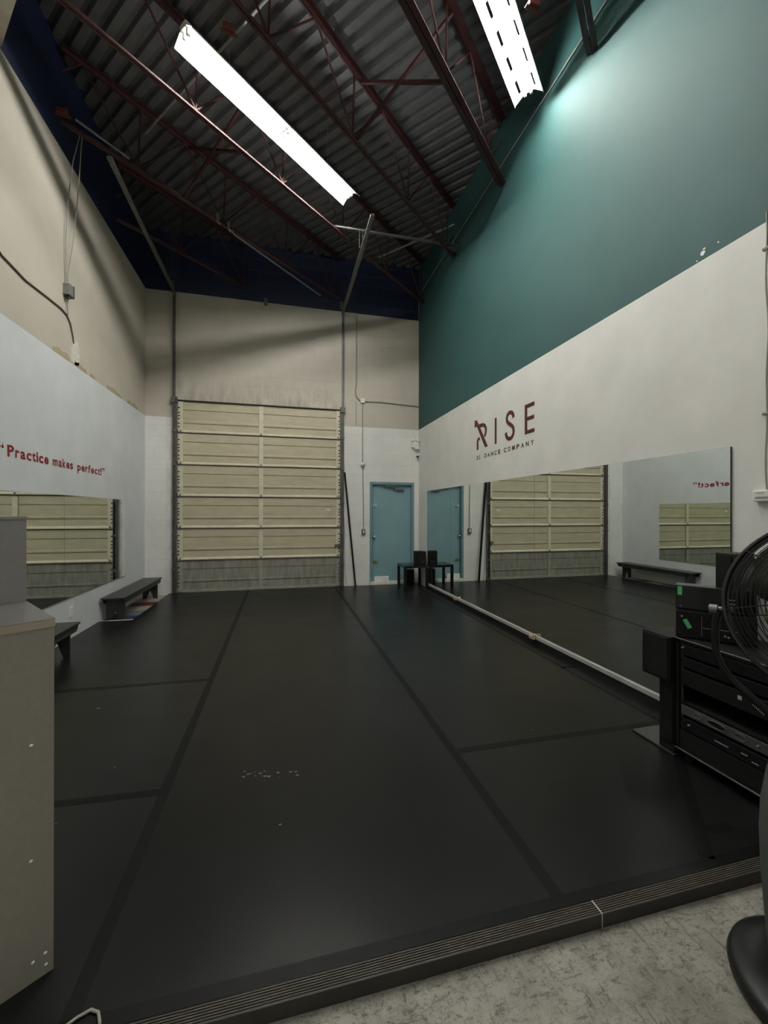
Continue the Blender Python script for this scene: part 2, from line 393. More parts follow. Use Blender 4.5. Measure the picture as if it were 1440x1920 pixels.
mb = MB(); mb.box(.83, .92, YD0-.006, YD0-.001, 1.46, 1.50); mb.mat(1); mb.box(.845, .905, YD0-.0075, YD0-.005, 1.475, 1.479); mb.box(.845, .89, YD0-.0075, YD0-.005, 1.487, 1.49)
mb.box(.825, .829, YD0-.006, YD0-.001, 1.49, 1.53); mb.box(.921, .925, YD0-.006, YD0-.001, 1.49, 1.53)
wpart(mb, 'warning_label', ['white', 'groove'], od)['label'] = 'small white label on the door'
mb = MB(); mb.box(1.0, 1.12, YD0-.035, YD0-.022, .76, .81); mb.tube([(1.04, YD0-.05, .785), (1.16, YD0-.05, .80)], .008, 8); mb.box(1.05, 1.08, YD0-.06, YD0-.03, .74, .82)
wpart(mb, 'slide_latch', 'galv', od)
for sx, nm in ((-1, 'left'), (1, 'right')):
    xc = OX0-.01 if sx < 0 else OX1+.02
    mb = MB()
    mb.box(xc-.013, xc+.013, 7.965, 8.0, ZS, 5.27); mb.box(xc-.03*sx-.006, xc-.03*sx+.006, 7.93, 7.998, ZS, 3.45)
    mb.box(xc+.02*sx-.004, xc+.02*sx+.004, 7.95, 7.99, ZS, 5.27)
    # bend and horizontal run
    pts = [(xc, 7.975-.08*(1-math.cos(t)), 5.25+.07*math.sin(t)) for t in [R_(a) for a in range(0, 91, 15)]]
    yend = 5.12 if sx < 0 else 5.27
    for p_, q_ in zip(pts, pts[1:]+[(xc, yend, 5.32)]): mb.bar(p_, q_, .05, .03)
    mb.bar((xc+.03*sx, 7.6, 5.34), (xc+.03*sx, yend+.5, 5.345), .012, .05)
    for zz in (.4, 1.0, 1.6, 2.25, 2.85): mb.box(xc+.0*sx-.03, xc+.03, 7.94, 7.97, zz, zz+.05)
    mb.box(xc-.05, xc+.05, 7.93, 7.998, 3.36, 3.46)
    if sx > 0:
        mb.box(xc-.05, xc+.03, 7.93, 7.998, ZS+.04, .02)
    t_ = wpart(mb, 'door_track', 'track' if 1 else 'galv', od)
mb = MB(); mb.box(-.32, -.26, 7.94, 7.998, 5.28, 5.4); wpart(mb, 'spring_bracket', 'track', od)
for x_ in (OX0-.01, OX1+.02):
    mb = MB(); mb.bbox(x_-.06, x_+.0, 7.93, 7.998, 5.36, 5.50, .008); wpart(mb, 'shaft_bracket', 'track', od)

# ---- blue door
bd = thing('door_1', 'blue grey steel door with slide bolts and closer beside the right wall', 'door', (2.15, 8.05, 0), kind='structure')
mb = MB(); mb.box(DX0+.045, DX1-.045, 8.055, 8.10, ZS+.02, DZ-.05); leaf = wpart(mb, 'door_leaf', 'teal', bd)
mb = MB()
for x0, x1 in ((DX0, DX0+.05), (DX1-.05, DX1)): mb.box(x0, x1, 7.988, 8.12, ZS, DZ)
mb.box(DX0+.05, DX1-.05, 7.988, 8.12, DZ-.05, DZ); mb.box(DX0+.05, DX0+.065, 8.04, 8.054, ZS, DZ-.05); mb.box(DX1-.065, DX1-.05, 8.04, 8.054, ZS, DZ-.05)
wpart(mb, 'door_frame', 'teald', bd)
for zz, mt in ((1.565, 'chrome'), (.446, 'brass')):
    mb = MB(); mb.box(1.755, 1.86, 8.045, 8.056, zz-.02, zz+.02); mb.tube([(1.73, 8.038, zz), (1.87, 8.038, zz)], .007, 8); mb.box(1.82, 1.835, 8.02, 8.045, zz-.035, zz+.012)
    wpart(mb, 'slide_bolt', mt, bd)
mb = MB(); mb.lathe([(0, 0), (.03, 0), (.03, .006), (.011, .01), (.011, .03), (.026, .04), (.027, .055), (.018, .066), (0, .068)], 20, Matrix(((1, 0, 0, 1.785), (0, 0, -1, 8.055), (0, 1, 0, .94), (0, 0, 0, 1))))
wpart(mb, 'door_knob', 'chrome', bd)
mb = MB(); mb.bbox(2.21, 2.40, 8.0, 8.055, 1.87, 1.915, .008); mb.bar((2.27, 7.995, 1.925), (2.02, 8.0, 1.955), .02, .008); mb.bar((2.02, 8.0, 1.955), (2.33, 7.99, 1.965), .02, .008); mb.bar((2.0, 8.0, 1.955), (2.2, 8.02, 1.975), .03, .02)
wpart(mb, 'door_closer', 'galv', bd)
mb = MB()
for i in range(9):
    x0 = 1.70+i*.1; mb.bbox(x0+.002, x0+.098, 7.94, 8.05, ZS, .055, .006)
tag(mb.build('trim_2', 'whitep'), 'row of white painted bricks along the sill of the blue door', 'sill', kind='structure')
mb = MB(); mb.bbox(1.79, 2.08, 7.965, 8.03, .057, .155, .004); bx = thing('door_stop_box', 'small flat white box standing on the brick sill against the blue door', 'box', (1.93, 8.0, .057))
wpart(mb, 'box_body', 'white', bx)
mb = MB(); mb.box(1.82, 1.95, 7.9635, 7.9645, .09, .12); wpart(mb, 'box_label', 'whitep', bx)

# ------------------------------------------------------------------ dance floor
df = thing('dance_floor', 'black vinyl dance floor covering the raised platform', 'dance floor', (0, 1.25, 0))
Y0 = 1.292
mb = MB(); mb.box(XL+.005, XR-.02, Y0, 6.12, ZS, 0); mb.box(-1.91, XR-.02, 6.12, 7.94, ZS, 0); wpart(mb, 'vinyl_sheeting', 'vinyl', df)
mb = MB(); mb.box(XL+.005, XR-.005, 1.247, Y0, ZS, -.004)
for i in range(6): mb.box(XL+.005, XR-.005, 1.249+i*.0075, 1.253+i*.0075, -.004, 0)
wpart(mb, 'edge_nosing', 'rubber', df)
mb = MB(); mb.box(XL+.005, 1.1095, 1.240, 1.2468, ZS, -.001); mb.box(1.1145, XR-.005, 1.240, 1.2468, ZS, -.001); mb.mat(1); mb.box(1.1095, 1.1145, 1.2405, 1.2468, ZS, -.001); mb.box(1.1095, 1.1145, 1.2468, Y0, -.001, .0004)
wpart(mb, 'riser_strip', ['riser', 'cabedge'], df)
def strip(pts, wd, name='tape_strip'):
    mb = MB()
    for a_, b_ in zip(pts, pts[1:]):
        a_, b_ = Vector(a_), Vector(b_); t = (b_-a_).normalized(); s_ = Vector((-t.y, t.x))*wd/2
        mb.prism([tuple(a_+s_), tuple(a_-s_), tuple(b_-s_), tuple(b_+s_)], .0006, Matrix.Translation((0, 0, .0001)))
    return wpart(mb, name, 'tape', df)
strip([(-.575, 1.34), (-.585, 7.9)], .05); strip([(1.0, 1.34), (1.0, 7.9)], .05); strip([(2.52, 2.30), (2.535, 7.3)], .035)
strip([(1.03, 2.295), (2.68, 2.275)], .05); strip([(-.60, 3.78), (-2.29, 3.83)], .05); strip([(-.60, 2.32), (-2.29, 2.41)], .05)
strip([(-2.29, 1.316), (2.68, 1.316)], .044); strip([(1.715, 1.34), (2.26, 1.93)], .055); strip([(1.87, 1.455), (1.99, 1.45)], .05)
strip([(2.5, 3.30), (2.69, 3.28)], .03)
mb = MB()
for i in range(26):
    x = -.21+.30*random.random(); y = 2.37-.25*(x+.21)+random.uniform(-.03, .03); r = random.uniform(.0015, .006)
    mb.prism([(x+r*2*math.cos(t), y+r*math.sin(t)) for t in [i2*1.2 for i2 in range(5)]], .0004, Matrix.Translation((0, 0, .0001)))
for x, y, r in ((-1.287, 3.415, .010), (-.003, 1.947, .005), (-1.75, 5.8, .012), (1.6, 2.4, .004), (.9, 2.9, .004), (-.9, 2.6, .004), (-1.0, 2.2, .003)):
    mb.prism([(x+r*1.4*math.cos(t), y+r*math.sin(t)) for t in [i2*1.2 for i2 in range(5)]], .0004, Matrix.Translation((0, 0, .0001)))
wpart(mb, 'scuff_marks', 'pipe', df)['kind'] = 'stuff'
# low pit with painted board under the far bench
pb = thing('painted_board', 'flat board with blue, cream and dark red painted bands under the far bench', 'board', (-2.1, 7, -.03))
for (y0, y1, mt) in ((6.14, 6.5, 'bg4'), (6.5, 6.8, 'bg3'), (6.8, 7.12, 'bg1'), (7.12, 7.4, 'bg2'), (7.4, 7.95, 'bg1')):
    mb = MB(); mb.box(XL+.005, -1.915, y0, y1, ZS, -.03); wpart(mb, 'painted_band', mt, pb)
mb = MB(); mb.box(-2.19, -1.912, 6.115, 6.135, ZS, .004); mb.box(-2.3, -2.19, 6.12, 6.135, ZS, .001)
tag(mb.build('edge_strip', 'whitep'), 'thin white edging strip on the floor at the near end of the painted board', 'strip')

# ------------------------------------------------------------------ mirrors
def mirror(name, label, x, y0, y1, z0, z1, sgn, group):
    t = thing(name, label, 'mirror', (x, (y0+y1)/2, z0), group=group)
    mb = MB(); xs = sorted((x, x+sgn*.012)); mb.box(xs[0], xs[1], y0+.001, y1-.001, z0, z1); wpart(mb, 'mirror_backing', 'medge', t)
    mb = MB(); xs = sorted((x+sgn*.012, x+sgn*.0135)); mb.box(xs[0], xs[1], y0+.002, y1-.002, z0+.001, z1-.001); wpart(mb, 'mirror_face', 'mirror', t)
g = 'tall mirror panels along the right wall'
mirror('wall_mirror', 'narrowest panel of the right wall mirror, at its far end by the blue door', XR, 6.34, 7.455, .09, 1.84, -1, g)
mirror('wall_mirror', 'middle panel of the right wall mirror, below the dance company name', XR, 4.008, 6.34, .09, 1.84, -1, g)
mirror('wall_mirror', 'nearest panel of the right wall mirror, behind the equipment rack', XR, 1.965, 4.008, .09, 1.84, -1, g)
g = 'mirror panels on the left wall'
mirror('wall_mirror', 'left wall mirror panel farther from the viewer, above the benches', XL, 5.21, 7.02, .467, 1.612, 1, g)
mirror('wall_mirror', 'left wall mirror panel nearer the viewer, partly behind the grey cabinet', XL, 3.4, 5.21, .467, 1.612, 1, g)
mb = MB(); mb.bbox(XR-.03, XR-.001, 1.95, 7.46, .05, .089, .004)
M['ledge'] = mat('ledge_white', (.42, .42, .40), .5)
rail = tag(mb.build('mirror_rail', 'ledge'), 'long white ledge carrying the right wall mirrors just above the floor', 'ledge')
mb = MB(); mb.box(XR-.019, XR-.004, 1.95, 7.46, ZS, .05)  # shadow under the ledge, modelled as a black strip
wpart(mb, 'shadow_strip', 'shadeblk', rail)['label'] = 'black strip standing in for the shadow below the white ledge'
for y, lab in ((6.07, 'small bare wood block on the mirror ledge nearer the blue door'), (4.006, 'small bare wood block on the mirror ledge at the middle mirror joint')):
    mb = MB(); mb.bbox(XR-.055, XR-.031, y-.045, y+.045, .045, .085, .004); mb.bbox(XR-.055, XR-.031, y-.06, y-.03, .055, .105, .004)
    tag(mb.build('mirror_block', 'wood'), lab, 'wood block', group='wood blocks on the mirror ledge')

# ------------------------------------------------------------------ lettering
def mappoly(poly): return [(-y, z) for y, z in poly]
TR = Matrix(((0, 0, -1, XR), (-1, 0, 0, 0), (0, 1, 0, 0), (0, 0, 0, 1)))   # local x=-Y, y=Z, out of the right wall
TL = Matrix(((0, 0, 1, XL), (1, 0, 0, 0), (0, 1, 0, 0), (0, 0, 0, 1)))
def stroke(mb, pts, wd, T, ext=.002):
    pts = [Vector(p) for p in pts]; n = len(pts); l = []; r = []
    for i, p in enumerate(pts):
        t = (pts[min(i+1, n-1)]-pts[max(i-1, 0)]).normalized(); s_ = Vector((-t.y, t.x))*(wd[i] if isinstance(wd, list) else wd)/2
        l.append(p+s_); r.append(p-s_)
    for i in range(n-1): mb.prism([tuple(l[i]), tuple(r[i]), tuple(r[i+1]), tuple(l[i+1])], ext, T)
logo = thing('wall_logo', 'maroon RISE lettering with small dark subtitle on the white band of the right wall', 'wall lettering', (XR, 4.75, 2.2))
mb = MB()
for pl in ([(5.487, 2.762), (5.388, 2.739), (5.405, 2.713), (5.365, 2.672), (5.44, 2.655), (5.487, 2.66)],
           [(5.455, 2.72), (5.378, 2.712), (5.092, 2.327), (5.172, 2.327)]): mb.prism(mappoly(pl), .002 if len(pl) > 4 else .003, TR)
bo = [(5.386, 2.672), (5.301, 2.678), (5.222, 2.671), (5.164, 2.647), (5.126, 2.601), (5.118, 2.554), (5.135, 2.502), (5.167, 2.46)]
bi = [(5.361, 2.615), (5.301, 2.622), (5.230, 2.620), (5.195, 2.606), (5.176, 2.580), (5.173, 2.554), (5.184, 2.521), (5.206, 2.49)]
for i in range(7): mb.prism(mappoly([bo[i], bo[i+1], bi[i+1], bi[i]]), .0014, TR)
lo = [(5.419, 2.325), (5.419, 2.43), (5.41, 2.468), (5.385, 2.49), (5.341, 2.50)]; li = [(5.365, 2.318), (5.365, 2.425), (5.358, 2.443), (5.345, 2.452), (5.31, 2.455)]
for i in range(4): mb.prism(mappoly([lo[i], lo[i+1], li[i+1], li[i]]), .002, TR)
wpart(mb, 'letter_r', 'maroon', logo)['label'] = 'letter R drawn with a leaning stem'
mb = MB(); mb.prism(mappoly([(4.905, 2.665), (4.857, 2.665), (4.857, 2.326), (4.905, 2.326)]), .002, TR); wpart(mb, 'letter_i', 'maroon', logo)
mb = MB(); sp = [(4.452, 2.575), (4.462, 2.612), (4.485, 2.64), (4.52, 2.655), (4.56, 2.653), (4.592, 2.632), (4.607, 2.598), (4.600, 2.562), (4.575, 2.535), (4.53, 2.508), (4.485, 2.480), (4.458, 2.45), (4.450, 2.413), (4.46, 2.375), (4.485, 2.347), (4.525, 2.334), (4.57, 2.339), (4.602, 2.36), (4.62, 2.39), (4.627, 2.425)]
stroke(mb, mappoly(sp), .05, TR); wpart(mb, 'letter_s', 'maroon', logo)
mb = MB(); mb.prism(mappoly([(4.216, 2.663), (4.03, 2.663), (4.03, 2.618), (4.167, 2.618), (4.167, 2.517), (4.035, 2.517), (4.035, 2.474), (4.167, 2.474), (4.167, 2.367), (4.03, 2.367), (4.03, 2.324), (4.216, 2.324)]), .002, TR)
wpart(mb, 'letter_e', 'maroon', logo)
def textfit(mb, body, T, x0, x1, base, cap, off, ext=.0015):
    vs, fs = textmesh(body, 1.0, off, .0)
    xs = [v.x for v in vs]; sx = (x1-x0)/(max(xs)-min(xs)); k = cap/.729
    mb.add([(x0+(v.x-min(xs))*sx, base+v.y*k, ext) for v in vs], fs, T)
sub = thing('x', 'x', 'x')
bpy.data.objects.remove(sub)
sub = bpy.data.objects.new('subtitle', None); COL.objects.link(sub); sub.parent = logo; sub['label'] = 'small dark line reading 21 DANCE COMPANY'; sub.empty_display_size = .05
for wd, y0, y1 in (('21', 5.425, 5.29), ('DANCE', 5.185, 4.76), ('COMPANY', 4.675, 4.035)):
    n = len(wd); cw = (y0-y1)/(n-1+.66)
    for i, ch in enumerate(wd):
        w_ = .060 if ch not in '1' else .032
        mb = MB()
        if ch == '1':
            yy = y0-i*cw-.012; stroke(mb, mappoly([(yy+.018, 2.226), (yy, 2.236)]), .009, TR, .0012); stroke(mb, mappoly([(yy, 2.24), (yy, 2.185)]), .010, TR, .0016); stroke(mb, mappoly([(yy+.018, 2.189), (yy-.018, 2.189)]), .009, TR, .0014)
        else: textfit(mb, ch, TR, -(y0-i*cw), -(y0-i*cw-w_), 2.185, .055, .018 if ch == '2' else .04)
        wpart(mb, 'letter', 'char', sub)
slog = thing('wall_slogan', 'dark red painted words Practice makes perfect! on the white band of the left wall', 'wall lettering', (XL, 5.2, 1.9))
def slogan_word(body, y0, y1, cap):
    # hand cut looking letters, each a little tilted
    wds = [{'i': .42, 't': .74, 'r': .78, 'f': .74, '!': .46, 'm': 1.45, 'P': 1.22}.get(ch, 1.) for ch in body]
    k = (y1-y0)/sum(wds); y = y0
    for i, ch in enumerate(body):
        vs, fs = textmesh(ch, 1.0, .03, .0); xs = [v.x for v in vs]; w0 = max(xs)-min(xs); sc_ = cap/.729
        sx = k*wds[i]*.82/w0; rot = R_((3.5, -3, 1.5, -4, 4)[i % 5]); cx = y+k*wds[i]/2; T2 = Matrix.Translation((cx, 1.915+cap*.35, 0)) @ Matrix.Rotation(rot, 4, 'Z')
        mb = MB(); mb.add([TL @ (T2 @ Vector(((v.x-min(xs)-w0/2)*sx, v.y*sc_*1.04-cap*.35, .0015))) for v in vs], fs)
        wpart(mb, 'letter', 'slogan', slog); y += k*wds[i]
slogan_word('Practice', 4.253, 4.925, .098); slogan_word('makes', 4.985, 5.435, .092); slogan_word('perfect!', 5.52, 6.20, .092)
def quote(y, z, up):
    mb = MB(); s_ = 1 if up else -1
    for dy in (0, .042):
        mb.prism([(y+dy+.016*math.cos(t), z+.014*math.sin(t)) for t in [i*math.pi/5 for i in range(10)]], .0016, TL)
        mb.prism([(y+dy-.016*s_, z), (y+dy-.004*s_, z+.004*s_), (y+dy+.010*s_, z+.042*s_)], .0016, TL)
    wpart(mb, 'quotation_mark', 'slogan', slog)
quote(4.16, 1.985, True); quote(6.235, 2.0, False)

# ------------------------------------------------------------------ roof joists
joist_labels = {0: 'dark red open web roof joist in the far left corner, shortest of its row', 1: 'dark red roof joist ending above the middle of the overhead door',
 2: 'dark red roof joist crossing to the far right corner, just beyond the long left light', 3: 'dark red roof joist between the two ceiling lights, nearer the left light',
 4: 'thick chorded dark red roof joist just beyond the right ceiling light', 5: 'dark red roof joist on the near side of the right ceiling light', 6: 'dark red roof joist over the camera position'}
def joist(c, lab, cw):
    # clip the line to the room
    ts = []
    lo, hi = -20, 20
    for p0, dd, a_, b_ in ((c*nv.x, dv.x, XL, XR), (c*nv.y, dv.y, YR, YB)):
        t0, t1 = (a_-p0)/dd, (b_-p0)/dd; lo = max(lo, min(t0, t1)); hi = min(hi, max(t0, t1))
    lo += .06; hi -= .06
    P = lambda t, z, s=0: tuple((c+s)*nv+t*dv+Vector((0, 0, z)))
    mid = Vector(P((lo+hi)/2, 0)); t_ = thing('roof_joist', lab, 'roof joist', (mid.x, mid.y, 5.52), group='dark red open web joists under the roof')
    zb, zt_ = 5.545, ZD-.035
    for nm, z, ww, hh in (('top_chord', zt_, .10, .05), ('bottom_chord', zb, cw, .035)):
        mb = MB(); g_ = .008
        mb.bar(P(lo, z, -ww/4-g_/2), P(hi, z, -ww/4-g_/2), ww/2-.0, .006); mb.bar(P(lo, z, ww/4+g_/2), P(hi, z, ww/4+g_/2), ww/2, .006)
        sgn = 1 if nm == 'bottom_chord' else -1
        mb.bar(P(lo, z+sgn*hh/2, -g_), P(hi, z+sgn*hh/2, -g_), .006, hh); mb.bar(P(lo, z+sgn*hh/2, g_), P(hi, z+sgn*hh/2, g_), .006, hh)
        wpart(mb, nm, 'red', t_)
    k = math.ceil((lo-3.52)/1.156)-1
    while True:
        tb = 3.52+k*1.156; k += 1
        if tb > hi+.6: break
        for ta in (tb-.578, tb+.03, tb+.578):
            a_, b_ = Vector((tb, zb+.03)), Vector((ta, zt_-.03))
            # clip rod to joist range
            def cl(p, q):
                if p.x < lo: p = p+(q-p)*((lo-p.x)/(q.x-p.x)) if q.x > lo else None
                elif p.x > hi: p = p+(q-p)*((hi-p.x)/(q.x-p.x)) if q.x < hi else None
                return p
            a2 = cl(a_, b_); b2 = cl(b_, a_)
            if a2 is None or b2 is None or (a2-b2).length < .1: continue
            mb = MB(); mb.tube([P(a2.x, a2.y), P(b2.x, b2.y)], .011, 6); wpart(mb, 'web_rod', 'red', t_)
    if hi > 0 and c > -5.5:
        mb = MB(); mb.bar(P(hi-.08, zb+.02), P(hi+.055, zb+.02), .09, .012); wpart(mb, 'bearing_plate', 'red', t_)
    return t_
CS = [(-6.42, .05), (-5.29, .05), (-4.04, .05), (-2.90, .055), (-1.765, .10), (-.60, .09), (.55, .09)]
for i, (c, cw) in enumerate(CS): joist(c, joist_labels[i], cw)
def PW(t, c, z): return tuple(c*nv+t*dv+Vector((0, 0, z)))
for (c0, c1, t, lab) in ((-2.90, -1.765, 3.64, 'crossed red steel bridging between the two joists nearest the room centre'), (-5.29, -4.04, 3.0, 'crossed red steel bridging between joists at the left')):
    b = thing('joist_bridging', lab, 'bridging', PW(t, (c0+c1)/2, 5.9), group='crossed bridging between joists')
    mb = MB(); mb.bar(PW(t+.02, c0, ZD-.09), PW(t-.02, c1, 5.58), .03, .03); wpart(mb, 'brace', 'red', b)
    mb = MB(); mb.bar(PW(t-.06, c0, 5.58), PW(t+.02, c1, ZD-.09), .03, .03); wpart(mb, 'brace', 'red', b)
# conduits through the joists
mb = MB(); mb.tube([PW(2.45, -2.35, 6.1), PW(2.47, -5.35, 6.1)], .014, 8)
tag(mb.build('ceiling_conduit', 'pipe'), 'thin pale conduit crossing above the long left light', 'conduit')
mb = MB(); mb.tube([(XR-.01, 6.2, 6.087), PW(6.11, -4.4, 6.087)], .016, 8)
tag(mb.build('ceiling_conduit', 'pipe'), 'short grey conduit reaching the green wall near the far right corner', 'conduit')
mb = MB(); mb.bar((.72, 6.03, 5.6), (XR-.002, 6.0, 5.6), .04, .005); mb.bar((.72, 6.03, 5.615), (XR-.002, 6.0, 5.615), .005, .035)
for dx in (-.02, .03): mb.bar((1.13+dx, 6.0, 5.6), (1.13+dx, 6.0, 5.33), .02, .005)
tag(mb.build('hanger_bracket', 'galv'), 'galvanised angle hanger holding up the right overhead door track', 'bracket')
for i, (x, y, z, lab) in enumerate(((-.86, 6.07, 5.50, 'left one of two small pipe clamps on the joist'), (-.73, 6.19, 5.49, 'right one of two small pipe clamps on the joist'))):
    mb = MB(); mb.bar((x, y, z+.04), (x, y, z-.06), .03, .03); mb.tube([(x, y, z-.06), (x+.03, y+.02, z-.09)], .015, 6)
    tag(mb.build('pipe_clamp', 'galv'), lab, 'clamp')
mb = MB()
mb.tube([(-.70, 6.22, 5.44), (-.66, 6.26, 5.41), (.70, 7.75, 5.47)], .013, 8)
tag(mb.build('ceiling_pipe', 'pipe'), 'thin grey pipe hung along the bottom of a joist above the overhead door', 'pipe')
mb = MB(); mb.tube([(-2.09, 4.95, 5.52), (-1.72, 5.35, 5.525)], .012, 8)
tag(mb.build('ceiling_pipe', 'pipe'), 'short thin grey pipe by the left wall above the wires', 'pipe')
for x, y, z, lab in ((-2.2, 4.93, 5.56, 'small orange red steel clip on the joist by the left wall'), (-.45, 3.79, 5.62, 'small orange red steel clip just right of the near end of the long left light'), (2.0, 2.99, 5.60, 'orange red steel clip at the top edge right of the right light')):
    mb = MB(); mb.bbox(x-.05, x+.05, y-.03, y+.03, z-.03, z+.02, .008); mb.bar((x-.07, y, z-.03), (x+.07, y+.02, z-.035), .03, .01)
    tag(mb.build('joist_clip', 'redb'), lab, 'steel clip')

# ------------------------------------------------------------------ fluorescent lights
def light(name, label, far, L=2.38, slot=.36):
    # local x runs along the joists, origin at fixture middle, lamps point down
    ctr = Vector(far)-dv*L/2
    t = thing(name, label, 'ceiling light', tuple(ctr), math.atan2(dv.y, dv.x), group='long twin fluorescent lights')
    h = L/2
    mb = MB(); mb.prism([(-.055, .0), (-.04, .06), (.04, .06), (.055, .0)], L, Matrix(((0, 0, 1, -h), (1, 0, 0, 0), (0, 1, 0, 0), (0, 0, 0, 1))))
    mb.build('housing', 'wmetal', t)
    for s_ in (-1, 1):
        mb = MB(); wy0, wy1, wz0, wz1 = .055, .145, .0, -.075
        T = lambda y, z: (y*s_, z)
        n = 9; seg = L/n
        for i in range(n):      # wing with uplight slots
            x0, x1 = -h+i*seg, -h+(i+1)*seg
            def q(xa, xb, fa, fb):
                ya, yb = wy0+(wy1-wy0)*fa, wy0+(wy1-wy0)*fb; za, zb = wz0+(wz1-wz0)*fa, wz0+(wz1-wz0)*fb
                vs = [(xa, ya*s_, za), (xb, ya*s_, za), (xb, yb*s_, zb), (xa, yb*s_, zb)]
                vs += [(a_, b_, c_+.003) for a_, b_, c_ in vs]
                mb.add(vs, [(0, 1, 2, 3), (4, 5, 6, 7), (0, 1, 5, 4), (1, 2, 6, 5), (2, 3, 7, 6), (3, 0, 4, 7)])
            q(x0, x1, 0, .10); q(x0, x1, slot, 1); q(x0, x0+seg*.22, .10, slot); q(x1-seg*.22, x1, .10, slot)
        mb.box(-h, h, (wy1-.001)*s_-.002, (wy1-.001)*s_+.002, wz1-.012, wz1+.002)
        mb.build('reflector_wing', 'wmetal', t)
    mb = MB(); mb.box(-.006, .006, -.056, .056, -.02, 0)
    for s_ in (-1, 1): mb.bar((0, .055*s_, -.004), (0, .145*s_, -.08), .012, .004)
    mb.build('joint_strap', 'pipe', t)
    for s_ in (-1, 1):
        for x0, x1 in ((-h+.03, -.02), (.02, h-.03)):
            mb = MB(); mb.tube([(x0+.02, .030*s_, -.038), (x1-.02, .030*s_, -.038)], .0145, 12); tb = mb.build('lamp_tube', 'tube', t)
            for xe, sg in ((x0, 1), (x1, -1)):
                mb = MB(); mb.tube([(xe+sg*.001, .030*s_, -.038), (xe+sg*.019, .030*s_, -.038)], .0155, 12); mb.box(xe-.012, xe+.004, .030*s_-.013, .030*s_+.013, -.055, 0); mb.build('lamp_holder', 'white', tb)
    for xx in (-h*.6, h*.6):
        mb = MB(); mb.tube([(xx, 0, .06), (xx, 0, ZD-far[2]+.02)], .004, 6); mb.build('hanger_rod', 'pipe', t)
    return t
light('ceiling_light', 'long lit fluorescent fixture left of centre, seen whole under the joists', (.925, 5.61, 5.79), slot=.2)
light('ceiling_light', 'long lit fluorescent fixture at upper right close to the green wall', (2.485, 3.79, 5.79))
p = -dv*.2-nv*-1.6
light('ceiling_light', 'long lit fluorescent fixture above and behind the viewer', (-1.1, -.6, 5.79), slot=.2)

# ------------------------------------------------------------------ wall fittings
def conduit(name, lab, pts, r, mt, cat='conduit'):
    mb = MB(); mb.tube(pts, r, 8); return tag(mb.build(name, mt), lab, cat)
cnd = conduit('green_wall_conduit', 'thin pale horizontal pipe along the top of the green wall', [(XR-.012, 7.97, 5.36), (XR-.012, 7.97, 5.80), (XR-.012, 7.93, 5.833), (XR-.012, -1.5, 5.833)], .009, 'pipe')
Yc = YB-.014
conduit('back_wall_conduit', 'beige painted conduit dropping beside the right door track then bending to the junction box', [(1.425, Yc, 5.33), (1.42, Yc, 3.95), (1.40, Yc, 3.80), (1.415, Yc, 3.72), (1.46, Yc, 3.65), (1.505, Yc, 3.63)], .012, 'taupe')
conduit('back_wall_conduit', 'beige painted conduit running right from the junction box to the corner', [(1.585, Yc, 3.615), (1.9, Yc, 3.625), (2.3, Yc, 3.605), (XR-.002, Yc, 3.585)], .012, 'taupe')
conduit('back_wall_conduit', 'thin grey conduit from the junction box down to the round box', [(1.547, Yc+.004, 3.58), (1.55, Yc+.004, 2.405)], .007, 'pipe')
conduit('back_wall_conduit', 'thin grey conduit from the round box down to the wall outlet', [(1.553, Yc+.004, 2.335), (1.568, Yc+.004, 1.5), (1.566, Yc+.004, 1.10)], .007, 'pipe')
conduit('back_wall_conduit', 'short old pipe stub on the beige paint beside the conduit bend', [(1.42, Yc+.006, 3.60), (1.42, Yc+.006, 3.13)], .006, 'taupe')
conduit('hanging_rope', 'thin rope hanging beside the right overhead door track down to the floor', [(1.18, Yc+.005, 1.35), (1.195, Yc, 1.1), (1.205, Yc, .35), (1.22, Yc, .12), (1.25, Yc-.02, .004)], .004, 'taupe', 'rope')
jb = thing('junction_box', 'square white junction box on the beige paint right of the overhead door', 'electrical box', (1.545, YB, 3.58))
mb = MB(); mb.bbox(1.505, 1.585, YB-.045, YB, 3.58, 3.665, .006); wpart(mb, 'box_body', 'white', jb)
mb = MB(); mb.lathe([(0, 0), (.008, 0), (.008, .003), (0, .004)], 10, Matrix(((1, 0, 0, 1.545), (0, 0, -1, YB-.045), (0, 1, 0, 3.63), (0, 0, 0, 1)))); wpart(mb, 'screw', 'galv', jb)
rb = thing('round_box', 'round white box with a lamp base on the white wall left of the blue door', 'electrical box', (1.553, YB, 2.335))
mb = MB(); mb.lathe([(0, 0), (.045, 0), (.045, .03), (.03, .035), (.026, .06), (0, .062)], 20, Matrix(((1, 0, 0, 1.553), (0, 0, -1, YB), (0, 1, 0, 2.37), (0, 0, 0, 1)))); wpart(mb, 'box_body', 'white', rb)
mb = MB(); mb.tube([(1.553, YB-.05, 2.36), (1.535, YB-.055, 2.325)], .012, 8); wpart(mb, 'knockout', 'grey', rb)
ob = thing('wall_outlet', 'grey metal outlet box at the bottom of the thin conduit left of the blue door', 'outlet', (1.566, YB, 1.0))
mb = MB(); mb.bbox(1.53, 1.602, YB-.045, YB, .985, 1.10, .01); wpart(mb, 'outlet_box', 'galv', ob)
mb = MB(); mb.bbox(1.552, 1.582, YB-.05, YB-.044, 1.025, 1.075, .003); wpart(mb, 'socket', 'white', ob)
el = thing('emergency_light', 'white emergency light on the back wall above and right of the blue door', 'emergency light', (2.63, YB, 2.72))
mb = MB(); mb.bbox(2.55, 2.70, YB-.07, YB, 2.74, 2.86, .012); wpart(mb, 'light_body', 'white', el)
